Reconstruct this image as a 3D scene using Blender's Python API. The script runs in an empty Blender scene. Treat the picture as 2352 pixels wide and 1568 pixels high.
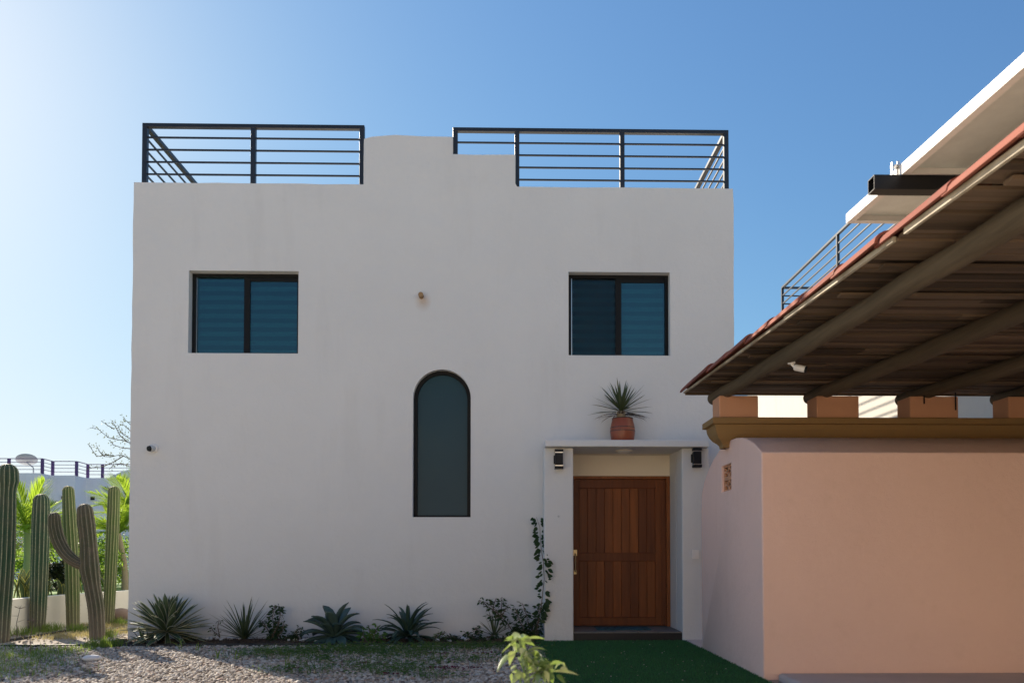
import bpy, bmesh, math, random
import numpy as np
from mathutils import Vector, Matrix
R = math.radians
S = bpy.context.scene
COL = S.collection

# ------------------------------------------------------------------ camera
F = 1800.0; CX, CY = 1204.0, 1221.0           # focal length and principal point of the corrected photo (2352 x 1568 units)
PITCH, YAW, EYE = R(1.5), R(1.1), 1.25
cam_d = bpy.data.cameras.new('camera'); cam = bpy.data.objects.new('camera', cam_d); COL.objects.link(cam)
cam.location = (0, 0, EYE)
cam.rotation_euler = (R(90) + PITCH, 0, -YAW)
cam_d.sensor_width = 36; cam_d.lens = F / 2352 * 36
cam_d.shift_x = -(CX - 1176) / 2352; cam_d.shift_y = (CY - 784) / 2352
cam_d.clip_start = 0.05; cam_d.clip_end = 5000
cam_d.dof.use_dof = True; cam_d.dof.focus_distance = 11.4; cam_d.dof.aperture_fstop = 2.8
S.camera = cam
ROT = cam.rotation_euler.to_matrix()

# ------------------------------------------------------------------ sky and sun
SUN_AZ, SUN_EL = R(42.3), R(29.0)             # to the left of straight ahead
w = bpy.data.worlds.new('World'); S.world = w; w.use_nodes = True
nt = w.node_tree; nt.nodes.clear()
sky = nt.nodes.new('ShaderNodeTexSky'); sky.sky_type = 'NISHITA'; sky.sun_disc = False
sky.sun_elevation = SUN_EL; sky.sun_rotation = -SUN_AZ
sky.air_density = 1.3; sky.dust_density = 0.6; sky.ozone_density = 9.6; sky.altitude = 0
bg = nt.nodes.new('ShaderNodeBackground'); bg.inputs['Strength'].default_value = 0.09
wo = nt.nodes.new('ShaderNodeOutputWorld')
# a soft shoulder on the brightest part of the sky, as film has: c / sqrt(1 + (c / c0)^2)
sp = nt.nodes.new('ShaderNodeSeparateColor'); cb = nt.nodes.new('ShaderNodeCombineColor'); nt.links.new(sky.outputs[0], sp.inputs[0])
for i in range(3):
    a = nt.nodes.new('ShaderNodeMath'); a.operation = 'MULTIPLY'; nt.links.new(sp.outputs[i], a.inputs[0]); nt.links.new(sp.outputs[i], a.inputs[1])
    b = nt.nodes.new('ShaderNodeMath'); b.operation = 'MULTIPLY_ADD'; nt.links.new(a.outputs[0], b.inputs[0]); b.inputs[1].default_value = 1 / 6.6 ** 2; b.inputs[2].default_value = 1.0
    c = nt.nodes.new('ShaderNodeMath'); c.operation = 'SQRT'; nt.links.new(b.outputs[0], c.inputs[0])
    d = nt.nodes.new('ShaderNodeMath'); d.operation = 'DIVIDE'; nt.links.new(sp.outputs[i], d.inputs[0]); nt.links.new(c.outputs[0], d.inputs[1])
    nt.links.new(d.outputs[0], cb.inputs[i])
nt.links.new(cb.outputs[0], bg.inputs[0]); nt.links.new(bg.outputs[0], wo.inputs[0])
sd = bpy.data.lights.new('sun', 'SUN'); sd.energy = 4.6; sd.angle = R(0.5); sd.color = (1.0, 0.88, 0.72)
sun = bpy.data.objects.new('sun', sd); COL.objects.link(sun)
sdir = Vector((-math.sin(SUN_AZ) * math.cos(SUN_EL), math.cos(SUN_AZ) * math.cos(SUN_EL), math.sin(SUN_EL)))
sun.rotation_euler = sdir.to_track_quat('Z', 'Y').to_euler()
sun.location = sdir * 60
S.view_settings.view_transform = 'Standard'; S.view_settings.look = 'None'
S.view_settings.gamma = 1; S.view_settings.exposure = 1.0
S.cycles.max_bounces = 10; S.cycles.diffuse_bounces = 6; S.cycles.transparent_max_bounces = 12
S.cycles.use_denoising = True

# ------------------------------------------------------------------ helpers
def ray(px, py):
    return ROT @ Vector(((px - CX) / F, (CY - py) / F, -1.0))
def at(px, py, Y):                             # the point of the plane Y seen at a place in the photo
    d = ray(px, py); t = Y / d.y
    return Vector((d.x * t, Y, EYE + d.z * t))
def grd(px, py, z=0.0):                        # the point of the ground seen there
    d = ray(px, py); t = (z - EYE) / d.z
    return Vector((d.x * t, d.y * t, z))
def AX(px, py, Y): return at(px, py, Y).x
def AZ(px, py, Y): return at(px, py, Y).z

class MB:
    def __init__(s):
        s.v = []; s.f = []; s.t = []; s.e = []; s.tint = 0.5
    def vert(s, p, e=0.0):
        s.v.append((p[0], p[1], p[2])); s.t.append(s.tint); s.e.append(e); return len(s.v) - 1
    def face(s, *i): s.f.append(tuple(i))
    def box(s, x0, x1, y0, y1, z0, z1):
        b = len(s.v)
        for z in (z0, z1):
            for x, y in ((x0, y0), (x1, y0), (x1, y1), (x0, y1)): s.vert((x, y, z))
        for q in ((3, 2, 1, 0), (4, 5, 6, 7), (0, 1, 5, 4), (1, 2, 6, 5), (2, 3, 7, 6), (3, 0, 4, 7)):
            s.f.append(tuple(b + k for k in q))
    def bar(s, p, q, wx, wz, up=(0, 0, 1)):     # a rectangular bar from p to q
        p = Vector(p); q = Vector(q); d = (q - p).normalized(); up = Vector(up)
        if abs(d.dot(up)) > .95: up = Vector((0, 1, 0))
        a = d.cross(up).normalized(); c = a.cross(d)
        b = len(s.v)
        for o in (p, q):
            for i, j in ((-1, -1), (1, -1), (1, 1), (-1, 1)): s.vert(o + a * (i * wx / 2) + c * (j * wz / 2))
        for k in ((0, 3, 2, 1), (4, 5, 6, 7), (0, 1, 5, 4), (1, 2, 6, 5), (2, 3, 7, 6), (3, 0, 4, 7)):
            s.f.append(tuple(b + i for i in k))
    def tube(s, pts, rad, n=8, cap=True, shape=None):
        pts = [Vector(p) for p in pts]
        if not hasattr(rad, '__len__'): rad = [rad] * len(pts)
        rings = []; ref = None
        for i, p in enumerate(pts):
            d = (pts[min(i + 1, len(pts) - 1)] - pts[max(i - 1, 0)]).normalized()
            if ref is None:
                ref = Vector((0, 1, 0)) if abs(d.z) > .8 else Vector((0, 0, 1))
            a = (ref - d * ref.dot(d)).normalized(); ref = a; c = d.cross(a)
            r = []
            for k in range(n):
                an = 2 * math.pi * k / n; m = 1.0; e = 0.0
                if shape: m, e = shape(k)
                r.append(s.vert(p + (a * math.cos(an) + c * math.sin(an)) * rad[i] * m, e))
            rings.append(r)
        for i in range(len(rings) - 1):
            for k in range(n):
                s.f.append((rings[i][k], rings[i][(k + 1) % n], rings[i + 1][(k + 1) % n], rings[i + 1][k]))
        if cap:
            s.f.append(tuple(reversed(rings[0]))); s.f.append(tuple(rings[-1]))
    def lathe(s, prof, c=(0, 0, 0), n=24, axis='z'):
        rings = []
        for r, z in prof:
            ring = []
            for k in range(n):
                a = 2 * math.pi * k / n
                if axis == 'z': p = (c[0] + r * math.cos(a), c[1] + r * math.sin(a), c[2] + z)
                else: p = (c[0] + r * math.cos(a), c[1] + z, c[2] + r * math.sin(a))
                ring.append(s.vert(p))
            rings.append(ring)
        for i in range(len(rings) - 1):
            for k in range(n):
                q = (rings[i][k], rings[i][(k + 1) % n], rings[i + 1][(k + 1) % n], rings[i + 1][k])
                s.f.append(q if axis == 'z' else tuple(reversed(q)))
        s.f.append(tuple(reversed(rings[0])) if axis == 'z' else tuple(rings[0]))
        s.f.append(tuple(rings[-1]) if axis == 'z' else tuple(reversed(rings[-1])))
    def leaf(s, base, tip, wid, bend=0.0, side=None, fold=0.25, n=5, peak=0.4, droop=(0, 0, -1)):
        """a pointed blade from base to tip; bend sags (or lifts) its middle, fold makes the V of its section"""
        base = Vector(base); tip = Vector(tip); d = tip - base; L = d.length
        if L < 1e-6: return
        dn = d / L
        sd_ = Vector(side) if side is not None else dn.cross(Vector((0, 0, 1)))
        sd_ = sd_ - dn * sd_.dot(dn)
        if sd_.length < 1e-3: sd_ = Vector((1, 0, 0)) - dn * dn.x
        sd_.normalize(); nm = sd_.cross(dn)
        rows = []
        for i in range(n + 1):
            t = i / n
            c = base + d * t - Vector(droop) * (bend * 4 * t * (1 - t) * L)
            wv = wid * 0.5 * ((t / peak) ** 0.6 * .75 + .25 if t < peak else max(0.0, 1 - ((t - peak) / (1 - peak)) ** 1.7))
            if i == n: rows.append((s.vert(c, 0),)); continue
            rows.append((s.vert(c - sd_ * wv + nm * wv * fold, 1), s.vert(c, 0), s.vert(c + sd_ * wv + nm * wv * fold, 1)))
        for i in range(n):
            a, b = rows[i], rows[i + 1]
            if len(b) == 1: s.f += [(a[0], a[1], b[0]), (a[1], a[2], b[0])]
            else: s.f += [(a[0], a[1], b[1], b[0]), (a[1], a[2], b[2], b[1])]
    def arc_leaf(s, base, az, el0, el1, L, wid, n=8, peak=.35, fold=.35, thick=0.0):
        """an agave leaf: leaves the centre at elevation el0 and ends at el1"""
        p = Vector(base); h = Vector((math.cos(az), math.sin(az), 0)); sd_ = Vector((-math.sin(az), math.cos(az), 0))
        rows = []
        for i in range(n + 1):
            t = i / n; el = el0 + (el1 - el0) * t * t * (3 - 2 * t) if False else el0 + (el1 - el0) * t ** 1.4
            d = h * math.cos(el) + Vector((0, 0, 1)) * math.sin(el); up = sd_.cross(d) * -1
            wv = wid * .5 * (.45 + .55 * min(1, t / peak) if t < peak else max(0.0, 1 - ((t - peak) / (1 - peak)) ** 2.2) ** .8)
            if i == n: rows.append((s.vert(p, 1),))
            else:
                rows.append((s.vert(p - sd_ * wv + up * wv * fold, 1), s.vert(p - sd_ * wv * .62 + up * wv * fold * .3, 0.0), s.vert(p, 0),
                             s.vert(p + sd_ * wv * .62 + up * wv * fold * .3, 0.0), s.vert(p + sd_ * wv + up * wv * fold, 1)))
            p = p + d * (L / n)
        for i in range(n):
            a, b = rows[i], rows[i + 1]
            for k in range(4):
                s.f.append((a[k], a[k + 1], b[0]) if len(b) == 1 else (a[k], a[k + 1], b[k + 1], b[k]))
    def build(s, name, m, parent=None, smooth=None, bevel=0, bseg=2, solid=0):
        o0 = Vector((0, 0, 0)); r = parent
        while r is not None: o0 += r.location; r = r.parent
        me = bpy.data.meshes.new(name)
        v = np.array(s.v, dtype=np.float64).reshape(-1, 3) - np.array(o0)
        me.from_pydata(v.tolist(), [], s.f); 
        for nm_, arr in (('tint', s.t), ('edge', s.e)):
            a = me.attributes.new(nm_, 'FLOAT', 'POINT'); a.data.foreach_set('value', np.array(arr, dtype=np.float32))
        me.materials.append(m)
        if smooth is not None:
            me.shade_smooth()
            if smooth < 180: me.set_sharp_from_angle(angle=R(smooth))
        me.update()
        o = bpy.data.objects.new(name, me); COL.objects.link(o)
        if parent is not None: o.parent = parent
        if solid:
            k = o.modifiers.new('thickness', 'SOLIDIFY'); k.thickness = solid; k.offset = 0
        if bevel:
            k = o.modifiers.new('bevel', 'BEVEL'); k.width = bevel; k.segments = bseg; k.limit_method = 'ANGLE'; k.angle_limit = R(40)
        return o

def tag(o, label=None, cat=None, group=None, kind=None):
    for k, v in (('label', label), ('category', cat), ('group', group), ('kind', kind)):
        if v: o[k] = v
    return o
def thing(name, loc, label, cat, group=None):
    o = bpy.data.objects.new(name, None); COL.objects.link(o); o.location = loc; o.empty_display_size = .1
    return tag(o, label, cat, group)
def mesh_obj(name, verts, faces, m, tint=None, smooth=False):      # big numpy meshes: gravel, grass
    me = bpy.data.meshes.new(name)
    verts = np.asarray(verts, dtype=np.float32); faces = np.asarray(faces, dtype=np.int32); k = faces.shape[1]
    me.vertices.add(len(verts)); me.vertices.foreach_set('co', verts.ravel())
    me.loops.add(faces.size); me.loops.foreach_set('vertex_index', faces.ravel())
    me.polygons.add(len(faces)); me.polygons.foreach_set('loop_start', np.arange(len(faces), dtype=np.int32) * k)
    if tint is not None:
        a = me.attributes.new('tint', 'FLOAT', 'POINT'); a.data.foreach_set('value', np.asarray(tint, dtype=np.float32))
    me.materials.append(m); me.update(calc_edges=True)
    if smooth: me.shade_smooth()
    o = bpy.data.objects.new(name, me); COL.objects.link(o); return o

# ------------------------------------------------------------------ materials
class NT:
    def __init__(s, name):
        s.m = bpy.data.materials.new(name); s.m.use_nodes = True; s.t = s.m.node_tree; s.t.nodes.clear()
        s.out = s.n('ShaderNodeOutputMaterial'); s.co = s.n('ShaderNodeTexCoord').outputs['Object']
    def n(s, k, **p):
        x = s.t.nodes.new(k)
        for a, b in p.items(): setattr(x, a, b)
        return x
    def l(s, a, b): s.t.links.new(a, b)
    def val(s, sock, v):
        if hasattr(v, 'type') and hasattr(v, 'is_output'): s.l(v, sock)
        else: sock.default_value = v
    def rgb(s, c):
        x = s.n('ShaderNodeRGB'); x.outputs[0].default_value = (*c[:3], 1); return x.outputs[0]
    def noise(s, scale, detail=4, rough=.55, stretch=None, seed=0):
        x = s.n('ShaderNodeTexNoise'); x.inputs['Scale'].default_value = scale; x.inputs['Detail'].default_value = detail; x.inputs['Roughness'].default_value = rough
        co = s.co
        if stretch or seed:
            mp = s.n('ShaderNodeMapping'); s.l(co, mp.inputs['Vector'])
            if stretch: mp.inputs['Scale'].default_value = stretch
            mp.inputs['Location'].default_value = (seed * 3.7, seed * 1.3, seed * 2.1); co = mp.outputs[0]
        s.l(co, x.inputs['Vector']); return x.outputs['Fac']
    def ramp(s, fac, *stops):
        x = s.n('ShaderNodeValToRGB'); e = x.color_ramp.elements
        while len(e) < len(stops): e.new(.5)
        for i, (p, c) in enumerate(stops):
            e[i].position = p; e[i].color = (*c, 1) if len(c) == 3 else c
        s.l(fac, x.inputs[0]); return x.outputs[0]
    def lin(s, fac, a, b, c=0.0, d=1.0):
        x = s.n('ShaderNodeMapRange'); s.l(fac, x.inputs[0])
        for i, v in enumerate((a, b, c, d)): x.inputs[i + 1].default_value = v
        return x.outputs[0]
    def mix(s, fac, a, b, mode='MIX'):
        x = s.n('ShaderNodeMix', data_type='RGBA', blend_type=mode)
        s.val(x.inputs[0], fac)
        for i, v in ((6, a), (7, b)):
            if isinstance(v, tuple): x.inputs[i].default_value = (*v[:3], 1)
            else: s.l(v, x.inputs[i])
        return x.outputs[2]
    def math(s, op, a, b=0.0):
        x = s.n('ShaderNodeMath', operation=op); s.val(x.inputs[0], a); s.val(x.inputs[1], b); return x.outputs[0]
    def attr(s, nm): return s.n('ShaderNodeAttribute', attribute_name=nm).outputs['Fac']
    def bump(s, h, strength=.3, dist=.01):
        x = s.n('ShaderNodeBump'); x.inputs['Strength'].default_value = strength; x.inputs['Distance'].default_value = dist
        s.l(h, x.inputs['Height']); return x.outputs[0]
    def pbr(s, color, rough=.6, metal=0.0, normal=None, spec=.5, trans=0.0, tcol=None):
        b = s.n('ShaderNodeBsdfPrincipled')
        s.val(b.inputs['Base Color'], (*color, 1) if isinstance(color, tuple) else color)
        s.val(b.inputs['Roughness'], rough); b.inputs['Metallic'].default_value = metal
        b.inputs['Specular IOR Level'].default_value = spec
        if normal is not None: s.l(normal, b.inputs['Normal'])
        o = b.outputs[0]
        if trans:
            t = s.n('ShaderNodeBsdfTranslucent')
            tc = tcol if tcol is not None else color
            s.val(t.inputs[0], (*tc, 1) if isinstance(tc, tuple) else tc)
            mx = s.n('ShaderNodeMixShader'); mx.inputs[0].default_value = trans
            s.l(o, mx.inputs[1]); s.l(t.outputs[0], mx.inputs[2]); o = mx.outputs[0]
        s.l(o, s.out.inputs[0]); return s.m

def plain(name, c, rough=.5, metal=0.0, var=.15, scale=8, bump=0.0, spec=.5):
    n = NT(name); f = n.noise(scale, 5)
    col = n.mix(f, tuple(x * (1 - var) for x in c), tuple(min(1, x * (1 + var)) for x in c))
    nm = n.bump(n.noise(scale * 12, 3), bump, .004) if bump else None
    return n.pbr(col, rough, metal, nm, spec)

def stucco(name, c, stain=(.5, .47, .42), amt=.35, bumpy=.35, spot=None):
    n = NT(name)
    big = n.noise(.55, 5, .6); mid = n.noise(3.2, 6, .65); streak = n.noise(2.2, 5, .6, (1, 1, .16), 3); fine = n.noise(60, 3, .6)
    col = n.mix(n.lin(big, .3, .7), tuple(x * .965 for x in c), tuple(min(1, x * 1.02) for x in c))
    col = n.mix(n.math('MULTIPLY', n.lin(mid, .56, .78), amt), col, tuple(a * b for a, b in zip(c, (.86, .84, .80))))
    col = n.mix(n.math('MULTIPLY', n.lin(streak, .58, .8), amt * .8), col, tuple(a * b for a, b in zip(c, stain)))
    if spot:
        for (p, r, k) in spot:
            d = n.n('ShaderNodeVectorMath', operation='DISTANCE'); mp = n.n('ShaderNodeMapping'); n.l(n.co, mp.inputs[0])
            mp.inputs['Scale'].default_value = (1, 1, .8); n.l(mp.outputs[0], d.inputs[0]); d.inputs[1].default_value = (p[0], p[1], p[2] * .8)
            fall = n.math('MULTIPLY', n.lin(d.outputs['Value'], r * .2, r, 1, 0), n.lin(mid, .3, .6))
            col = n.mix(n.math('MULTIPLY', fall, k), col, (.42, .27, .16))
    h = n.math('ADD', n.math('MULTIPLY', n.noise(14, 5, .6), 1.0), n.math('MULTIPLY', fine, .45))
    h = n.math('ADD', h, n.math('MULTIPLY', n.noise(2.3, 3, .5), 2.2))
    return n.pbr(col, .88, 0, n.bump(h, bumpy, .012), .3)

def leafmat(name, c0, c1, edge=None, trans=.35, tcol=None, rough=.5, edge_at=.55):
    n = NT(name); t = n.attr('tint')
    col = n.mix(t, c0, c1)
    f = n.noise(9, 4); col = n.mix(n.math('MULTIPLY', f, .35), col, tuple(x * .55 for x in c0))
    if edge: col = n.mix(n.lin(n.attr('edge'), edge_at, edge_at + .25), col, edge)
    return n.pbr(col, rough, 0, None, .35, trans, tcol)

def wood(name, c0, c1, stretch=(1, 1, .06), scale=22, rough=.55):
    n = NT(name); t = n.attr('tint')
    g = n.noise(scale, 6, .65, stretch); col = n.mix(t, c0, c1)
    col = n.mix(n.lin(g, .35, .75), col, n.mix(t, tuple(x * .5 for x in c0), tuple(x * .62 for x in c1)))
    k = n.noise(3, 3, .5, stretch, 5); col = n.mix(n.math('MULTIPLY', n.lin(k, .6, .8), .5), col, tuple(x * .35 for x in c0))
    return n.pbr(col, rough, 0, n.bump(g, .2, .004), .3)

M = {}
SPOUT = at(968, 681, 11.4)
M['wall'] = stucco('white_stucco', (.655, .668, .665), amt=.15, bumpy=.6, spot=[((SPOUT.x - (AX(301, 900, 11.4) + AX(1686, 700, 11.4)) / 2 + .02, 0, SPOUT.z - .075), .13, .5)])
M['cream'] = stucco('bounce_warmed_cream', (.77, .71, .60), amt=.2)  # warm ground bounce on lintel and porch ceiling put into the colour
M['warm_wall'] = stucco('warm_cream_wall', (.80, .66, .47), amt=.3)
M['paving'] = plain('pale_paving', (.66, .56, .43), .9, 0, .12, 2, .4)
M['white'] = plain('white_paint', (.80, .79, .77), .6)
M['far_wall'] = stucco('far_white_wall', (.88, .88, .88), amt=.25)
M['neighbour_wall'] = stucco('neighbour_wall', (.56, .53, .475), amt=.3)
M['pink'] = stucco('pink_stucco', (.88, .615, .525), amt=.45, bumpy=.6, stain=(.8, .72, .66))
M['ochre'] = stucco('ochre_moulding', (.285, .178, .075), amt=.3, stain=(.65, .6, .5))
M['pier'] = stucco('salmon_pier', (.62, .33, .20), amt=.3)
M['black'] = plain('black_metal', (.008, .009, .011), .5, 0, .2, 8, 0, .25)
M['rail_paint'] = plain('dark_rail_paint', (.016, .018, .024), .38, 0, .3)
M['purple'] = plain('purple_rail_paint', (.10, .045, .17), .5)
M['frame'] = plain('black_window_frame', (.006, .007, .008), .55, 0, .15, 8, 0, .2)
M['chrome'] = plain('steel', (.6, .6, .6), .3, 1.0)
M['brass'] = plain('aged_brass', (.50, .40, .24), .4, .8)
M['plastic'] = plain('white_plastic', (.78, .77, .74), .4)
M['grey_plastic'] = plain('grey_plastic', (.45, .47, .48), .45)
M['panel_back'] = plain('panel_backsheet', (.74, .80, .80), .55)
M['alu'] = plain('white_aluminium', (.82, .81, .80), .45)
M['cell'] = plain('solar_cells', (.01, .015, .04), .15)
M['clay'] = plain('clay_pot', (.25, .062, .024), .38, 0, .25, 6)
M['pot_band'] = plain('dark_glaze', (.035, .015, .012), .35)
M['soil'] = plain('dark_soil', (.055, .036, .024), .95, 0, .5, 14, .8)
M['pipe_clay'] = plain('clay_pipe', (.30, .19, .09), .8)
M['concrete'] = plain('pinkish_concrete', (.50, .43, .40), .9, 0, .15, 3, .4)
M['slate'] = plain('slate_tile', (.16, .15, .14), .6, 0, .4, 5, .3)
M['step'] = plain('black_step_face', (.012, .012, .014), .6)
M['edging'] = plain('black_edging', (.012, .014, .016), .5)
M['boulder'] = plain('boulder_rock', (.26, .18, .14), .9, 0, .35, 6, .8)
M['pebble'] = plain('white_pebble', (.66, .66, .66), .75, 0, .1)
M['trunk'] = plain('palm_bark', (.30, .25, .17), .9, 0, .35, 10, .6)
M['bark'] = plain('grey_bark', (.16, .125, .10), .9, 0, .3, 20, .5)
M['crownshaft'] = plain('green_palm_stem', (.16, .24, .11), .6, 0, .2, 4)

n = NT('mat_weave'); M['mat'] = n.pbr(n.ramp(n.noise(5, 2, .5, (3, 1, 1)), (.35, (.02, .05, .06)), (.55, (.03, .12, .15)), (.7, (.10, .10, .11))), .95)
n = NT('mulch'); f = n.noise(40, 5, .7)
M['mulch'] = n.pbr(n.ramp(f, (.3, (.03, .018, .012)), (.55, (.10, .055, .03)), (.75, (.2, .13, .08))), .95, 0, n.bump(f, .9, .03))
n = NT('sandy_ground'); f = n.noise(55, 6, .75); g = n.noise(1.4, 4)
c = n.mix(n.lin(f, .3, .62), (.22, .18, .14), (.56, .50, .43)); c = n.mix(n.lin(g, .45, .7), c, (.33, .26, .19))
M['ground'] = n.pbr(c, .95, 0, n.bump(f, .8, .02))
n = NT('gravel_stones'); t = n.attr('tint')
c = n.ramp(t, (0, (.11, .08, .06)), (.15, (.27, .21, .155)), (.4, (.46, .385, .305)), (.7, (.59, .52, .44)), (.88, (.72, .665, .58)), (1, (.46, .28, .20)))
c = n.mix(n.math('MULTIPLY', n.noise(70, 3), .5), c, (.22, .19, .16))
M['gravel'] = n.pbr(c, .85)
n = NT('turf_blades'); M['turf'] = n.pbr(n.mix(n.attr('tint'), (.030, .105, .042), (.085, .26, .10)), .65, 0, None, .2, .25, (.03, .14, .03))
M['turf_base'] = plain('turf_backing', (.012, .05, .02), .95)
n = NT('weed_leaves'); M['weeds'] = n.pbr(n.mix(n.attr('tint'), (.035, .085, .02), (.11, .19, .05)), .6, 0, None, .3, .35, (.18, .3, .04))
n = NT('grass_leaves'); M['grass'] = n.pbr(n.mix(n.attr('tint'), (.06, .13, .03), (.20, .26, .07)), .6, 0, None, .3, .4, (.30, .42, .06))
n = NT('dry_grass'); M['dry'] = n.pbr(n.mix(n.attr('tint'), (.30, .25, .11), (.48, .42, .22)), .8, 0, None, .2, .3, (.5, .42, .18))
n = NT('petal'); M['petal'] = n.pbr(n.mix(n.attr('tint'), (.16, .012, .05), (.13, .04, .025)), .7, 0, None, .2, .3, (.25, .02, .08))
M['lawn'] = plain('garden_lawn', (.10, .20, .04), .9, 0, .4, 12, .8)
M['field_tile'] = plain('muted_bounce_tile', (.34, .26, .19), .9, 0, .3, 5)  # unseen deck tiles, colour muted to cut red bounce onto the solar panels
M['garden_white'] = stucco('garden_wall_paint', (.82, .77, .68), amt=.4)
M['terrace_soil'] = plain('terrace_soil', (.16, .11, .07), .95, 0, .4, 10, .8)

M['agave_green'] = leafmat('striped_agave', (.055, .095, .048), (.10, .155, .078), (.50, .50, .36), .1, edge_at=.62)
M['agave_blue'] = leafmat('blue_agave', (.055, .105, .095), (.085, .145, .130), (.035, .065, .055), .06, edge_at=.8)
M['agave_dark'] = leafmat('dark_agave', (.035, .075, .055), (.060, .105, .08), None, .06)
M['yucca'] = leafmat('yucca_leaf', (.045, .072, .03), (.09, .12, .055), None, .15)
M['yucca_dry'] = leafmat('yucca_dry_leaf', (.10, .065, .05), (.20, .14, .10), None, .15)
M['shrub'] = leafmat('shrub_leaf', (.016, .040, .014), (.035, .075, .025), None, .25, (.08, .16, .03))
M['weed_bright'] = leafmat('bright_weed_leaf', (.045, .12, .022), (.09, .20, .04), None, .35, (.16, .32, .05))
M['vine'] = leafmat('vine_leaf', (.016, .042, .018), (.032, .07, .028), None, .25, (.06, .14, .03))
M['pale_highlit_leaf'] = leafmat('pale_highlit_leaf', (.07, .15, .045), (.66, .72, .42), None, .22, (.36, .50, .08), .36)  # whitish end of the range paints sun highlights onto the leaves
M['palm'] = leafmat('palm_leaflet', (.07, .16, .03), (.14, .25, .045), None, .55, (.42, .58, .055), .45)
M['sansevieria'] = leafmat('sansevieria_leaf', (.06, .09, .04), (.11, .14, .06), (.52, .44, .08), .3, edge_at=.6)
M['hedge'] = leafmat('hedge_leaf', (.035, .09, .02), (.12, .22, .04), None, .5, (.34, .52, .06))
M['dark_bush'] = leafmat('dark_bush_leaf', (.020, .032, .018), (.05, .06, .03), None, .2)
M['twig_leaf'] = leafmat('twig_leaf', (.05, .07, .03), (.12, .12, .06), None, .3, (.2, .2, .05))

def cactus_mat(name, body, body2, ridge, brown=0.0):
    n = NT(name); f = n.noise(6, 5, .6); e = n.attr('edge'); h = n.attr('tint')
    c = n.mix(f, body, body2)
    if brown: c = n.mix(n.math('MULTIPLY', n.lin(n.noise(3.5, 6, .65, None, 2), .42, .66), brown), c, (.17, .125, .095))
    c = n.mix(n.math('MULTIPLY', n.lin(h, .78, 1.0, 1, 0), 0.0), c, c)
    c = n.mix(n.math('MULTIPLY', n.lin(n.math('ADD', h, n.math('MULTIPLY', f, .14)), 0.04, .30, 1, 0), .85), c, (.22, .175, .13))      # corky foot
    sp = n.noise(75, 2, .6); c = n.mix(n.math('MULTIPLY', n.lin(e, .90, .995), n.lin(sp, .32, .55, .35, 1)), c, ridge)
    return n.pbr(c, .6, 0, n.bump(n.noise(90, 2), .25, .004), .3)
M['cactus'] = cactus_mat('green_cactus', (.022, .06, .032), (.04, .09, .044), (.40, .40, .27), .30)
M['cactus_light'] = cactus_mat('yellow_green_cactus', (.06, .105, .028), (.095, .145, .042), (.48, .45, .25), .30)
M['cactus_brown'] = cactus_mat('brown_cactus', (.055, .075, .036), (.08, .072, .045), (.28, .25, .18), .6)

M['door'] = wood('door_wood', (.155, .042, .012), (.29, .088, .020), (1, 1, .05), 24, .5)
M['door_trim'] = wood('door_frame_wood', (.26, .085, .025), (.3, .1, .03), (1, 1, .06), 24, .5)
M['pole'] = wood('weathered_pole', (.115, .088, .055), (.18, .14, .092), (1, .05, 1), 30, .85)
M['board'] = wood('roof_board', (.072, .050, .033), (.24, .168, .11), (.05, 1, 1), 26, .85)
n = NT('terracotta'); f = n.noise(7, 5, .65); c = n.mix(n.attr('tint'), (.22, .066, .044), (.32, .112, .075))
c = n.mix(n.math('MULTIPLY', n.lin(f, .55, .72), .6), c, (.2, .12, .09)); M['tile'] = n.pbr(c, .85, 0, n.bump(f, .4, .01), .3)
n = NT('plywood_edge'); M['ply'] = n.pbr(n.ramp(n.noise(4, 4, .6, (1, .5, 1)), (.4, (.30, .24, .16)), (.6, (.58, .52, .40))), .8)

def glass(name, tint, refl=.10, rough=.02, trans=.9):
    n = NT(name)
    tr = n.n('ShaderNodeBsdfTransparent'); tr.inputs[0].default_value = (*tint, 1)
    gl = n.n('ShaderNodeBsdfGlossy'); gl.inputs[0].default_value = (.66, .82, .82, 1); gl.inputs['Roughness'].default_value = rough
    nz = n.bump(n.noise(1.3, 2), .04, .02); n.l(nz, gl.inputs['Normal'])
    lw = n.n('ShaderNodeLayerWeight'); lw.inputs['Blend'].default_value = .25
    fac = n.lin(lw.outputs['Fresnel'], 0, 1, refl, 1)
    mx = n.n('ShaderNodeMixShader'); n.l(fac, mx.inputs[0]); n.l(tr.outputs[0], mx.inputs[1]); n.l(gl.outputs[0], mx.inputs[2])
    n.l(mx.outputs[0], n.out.inputs[0]); return n.m
M['glass'] = glass('tinted_glass', (.31, .54, .57), .08)
M['frosted'] = None
n = NT('frosted_teal_glass'); f = n.noise(1.2, 2)
M['frosted'] = n.pbr(n.mix(f, (.017, .050, .070), (.026, .064, .080)), .3, 0, None, .16)
n = NT('zebra_blind'); sx = n.n('ShaderNodeSeparateXYZ'); n.l(n.co, sx.inputs[0])
w_ = n.math('SINE', n.math('MULTIPLY', sx.outputs[2], 2 * math.pi / .135)); w_ = n.lin(w_, -.35, .35)
M['blind'] = n.pbr(n.mix(w_, (.10, .17, .19), (.54, .60, .60)), .9)
n = NT('insect_screen')
tr = n.n('ShaderNodeBsdfTransparent'); df = n.n('ShaderNodeBsdfDiffuse'); df.inputs[0].default_value = (.02, .022, .024, 1)
mx = n.n('ShaderNodeMixShader'); mx.inputs[0].default_value = .28; n.l(tr.outputs[0], mx.inputs[1]); n.l(df.outputs[0], mx.inputs[2]); n.l(mx.outputs[0], n.out.inputs[0])
M['screen'] = n.m
M['inside'] = plain('unlit_room_dark', (.033, .033, .033), .9)

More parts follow.
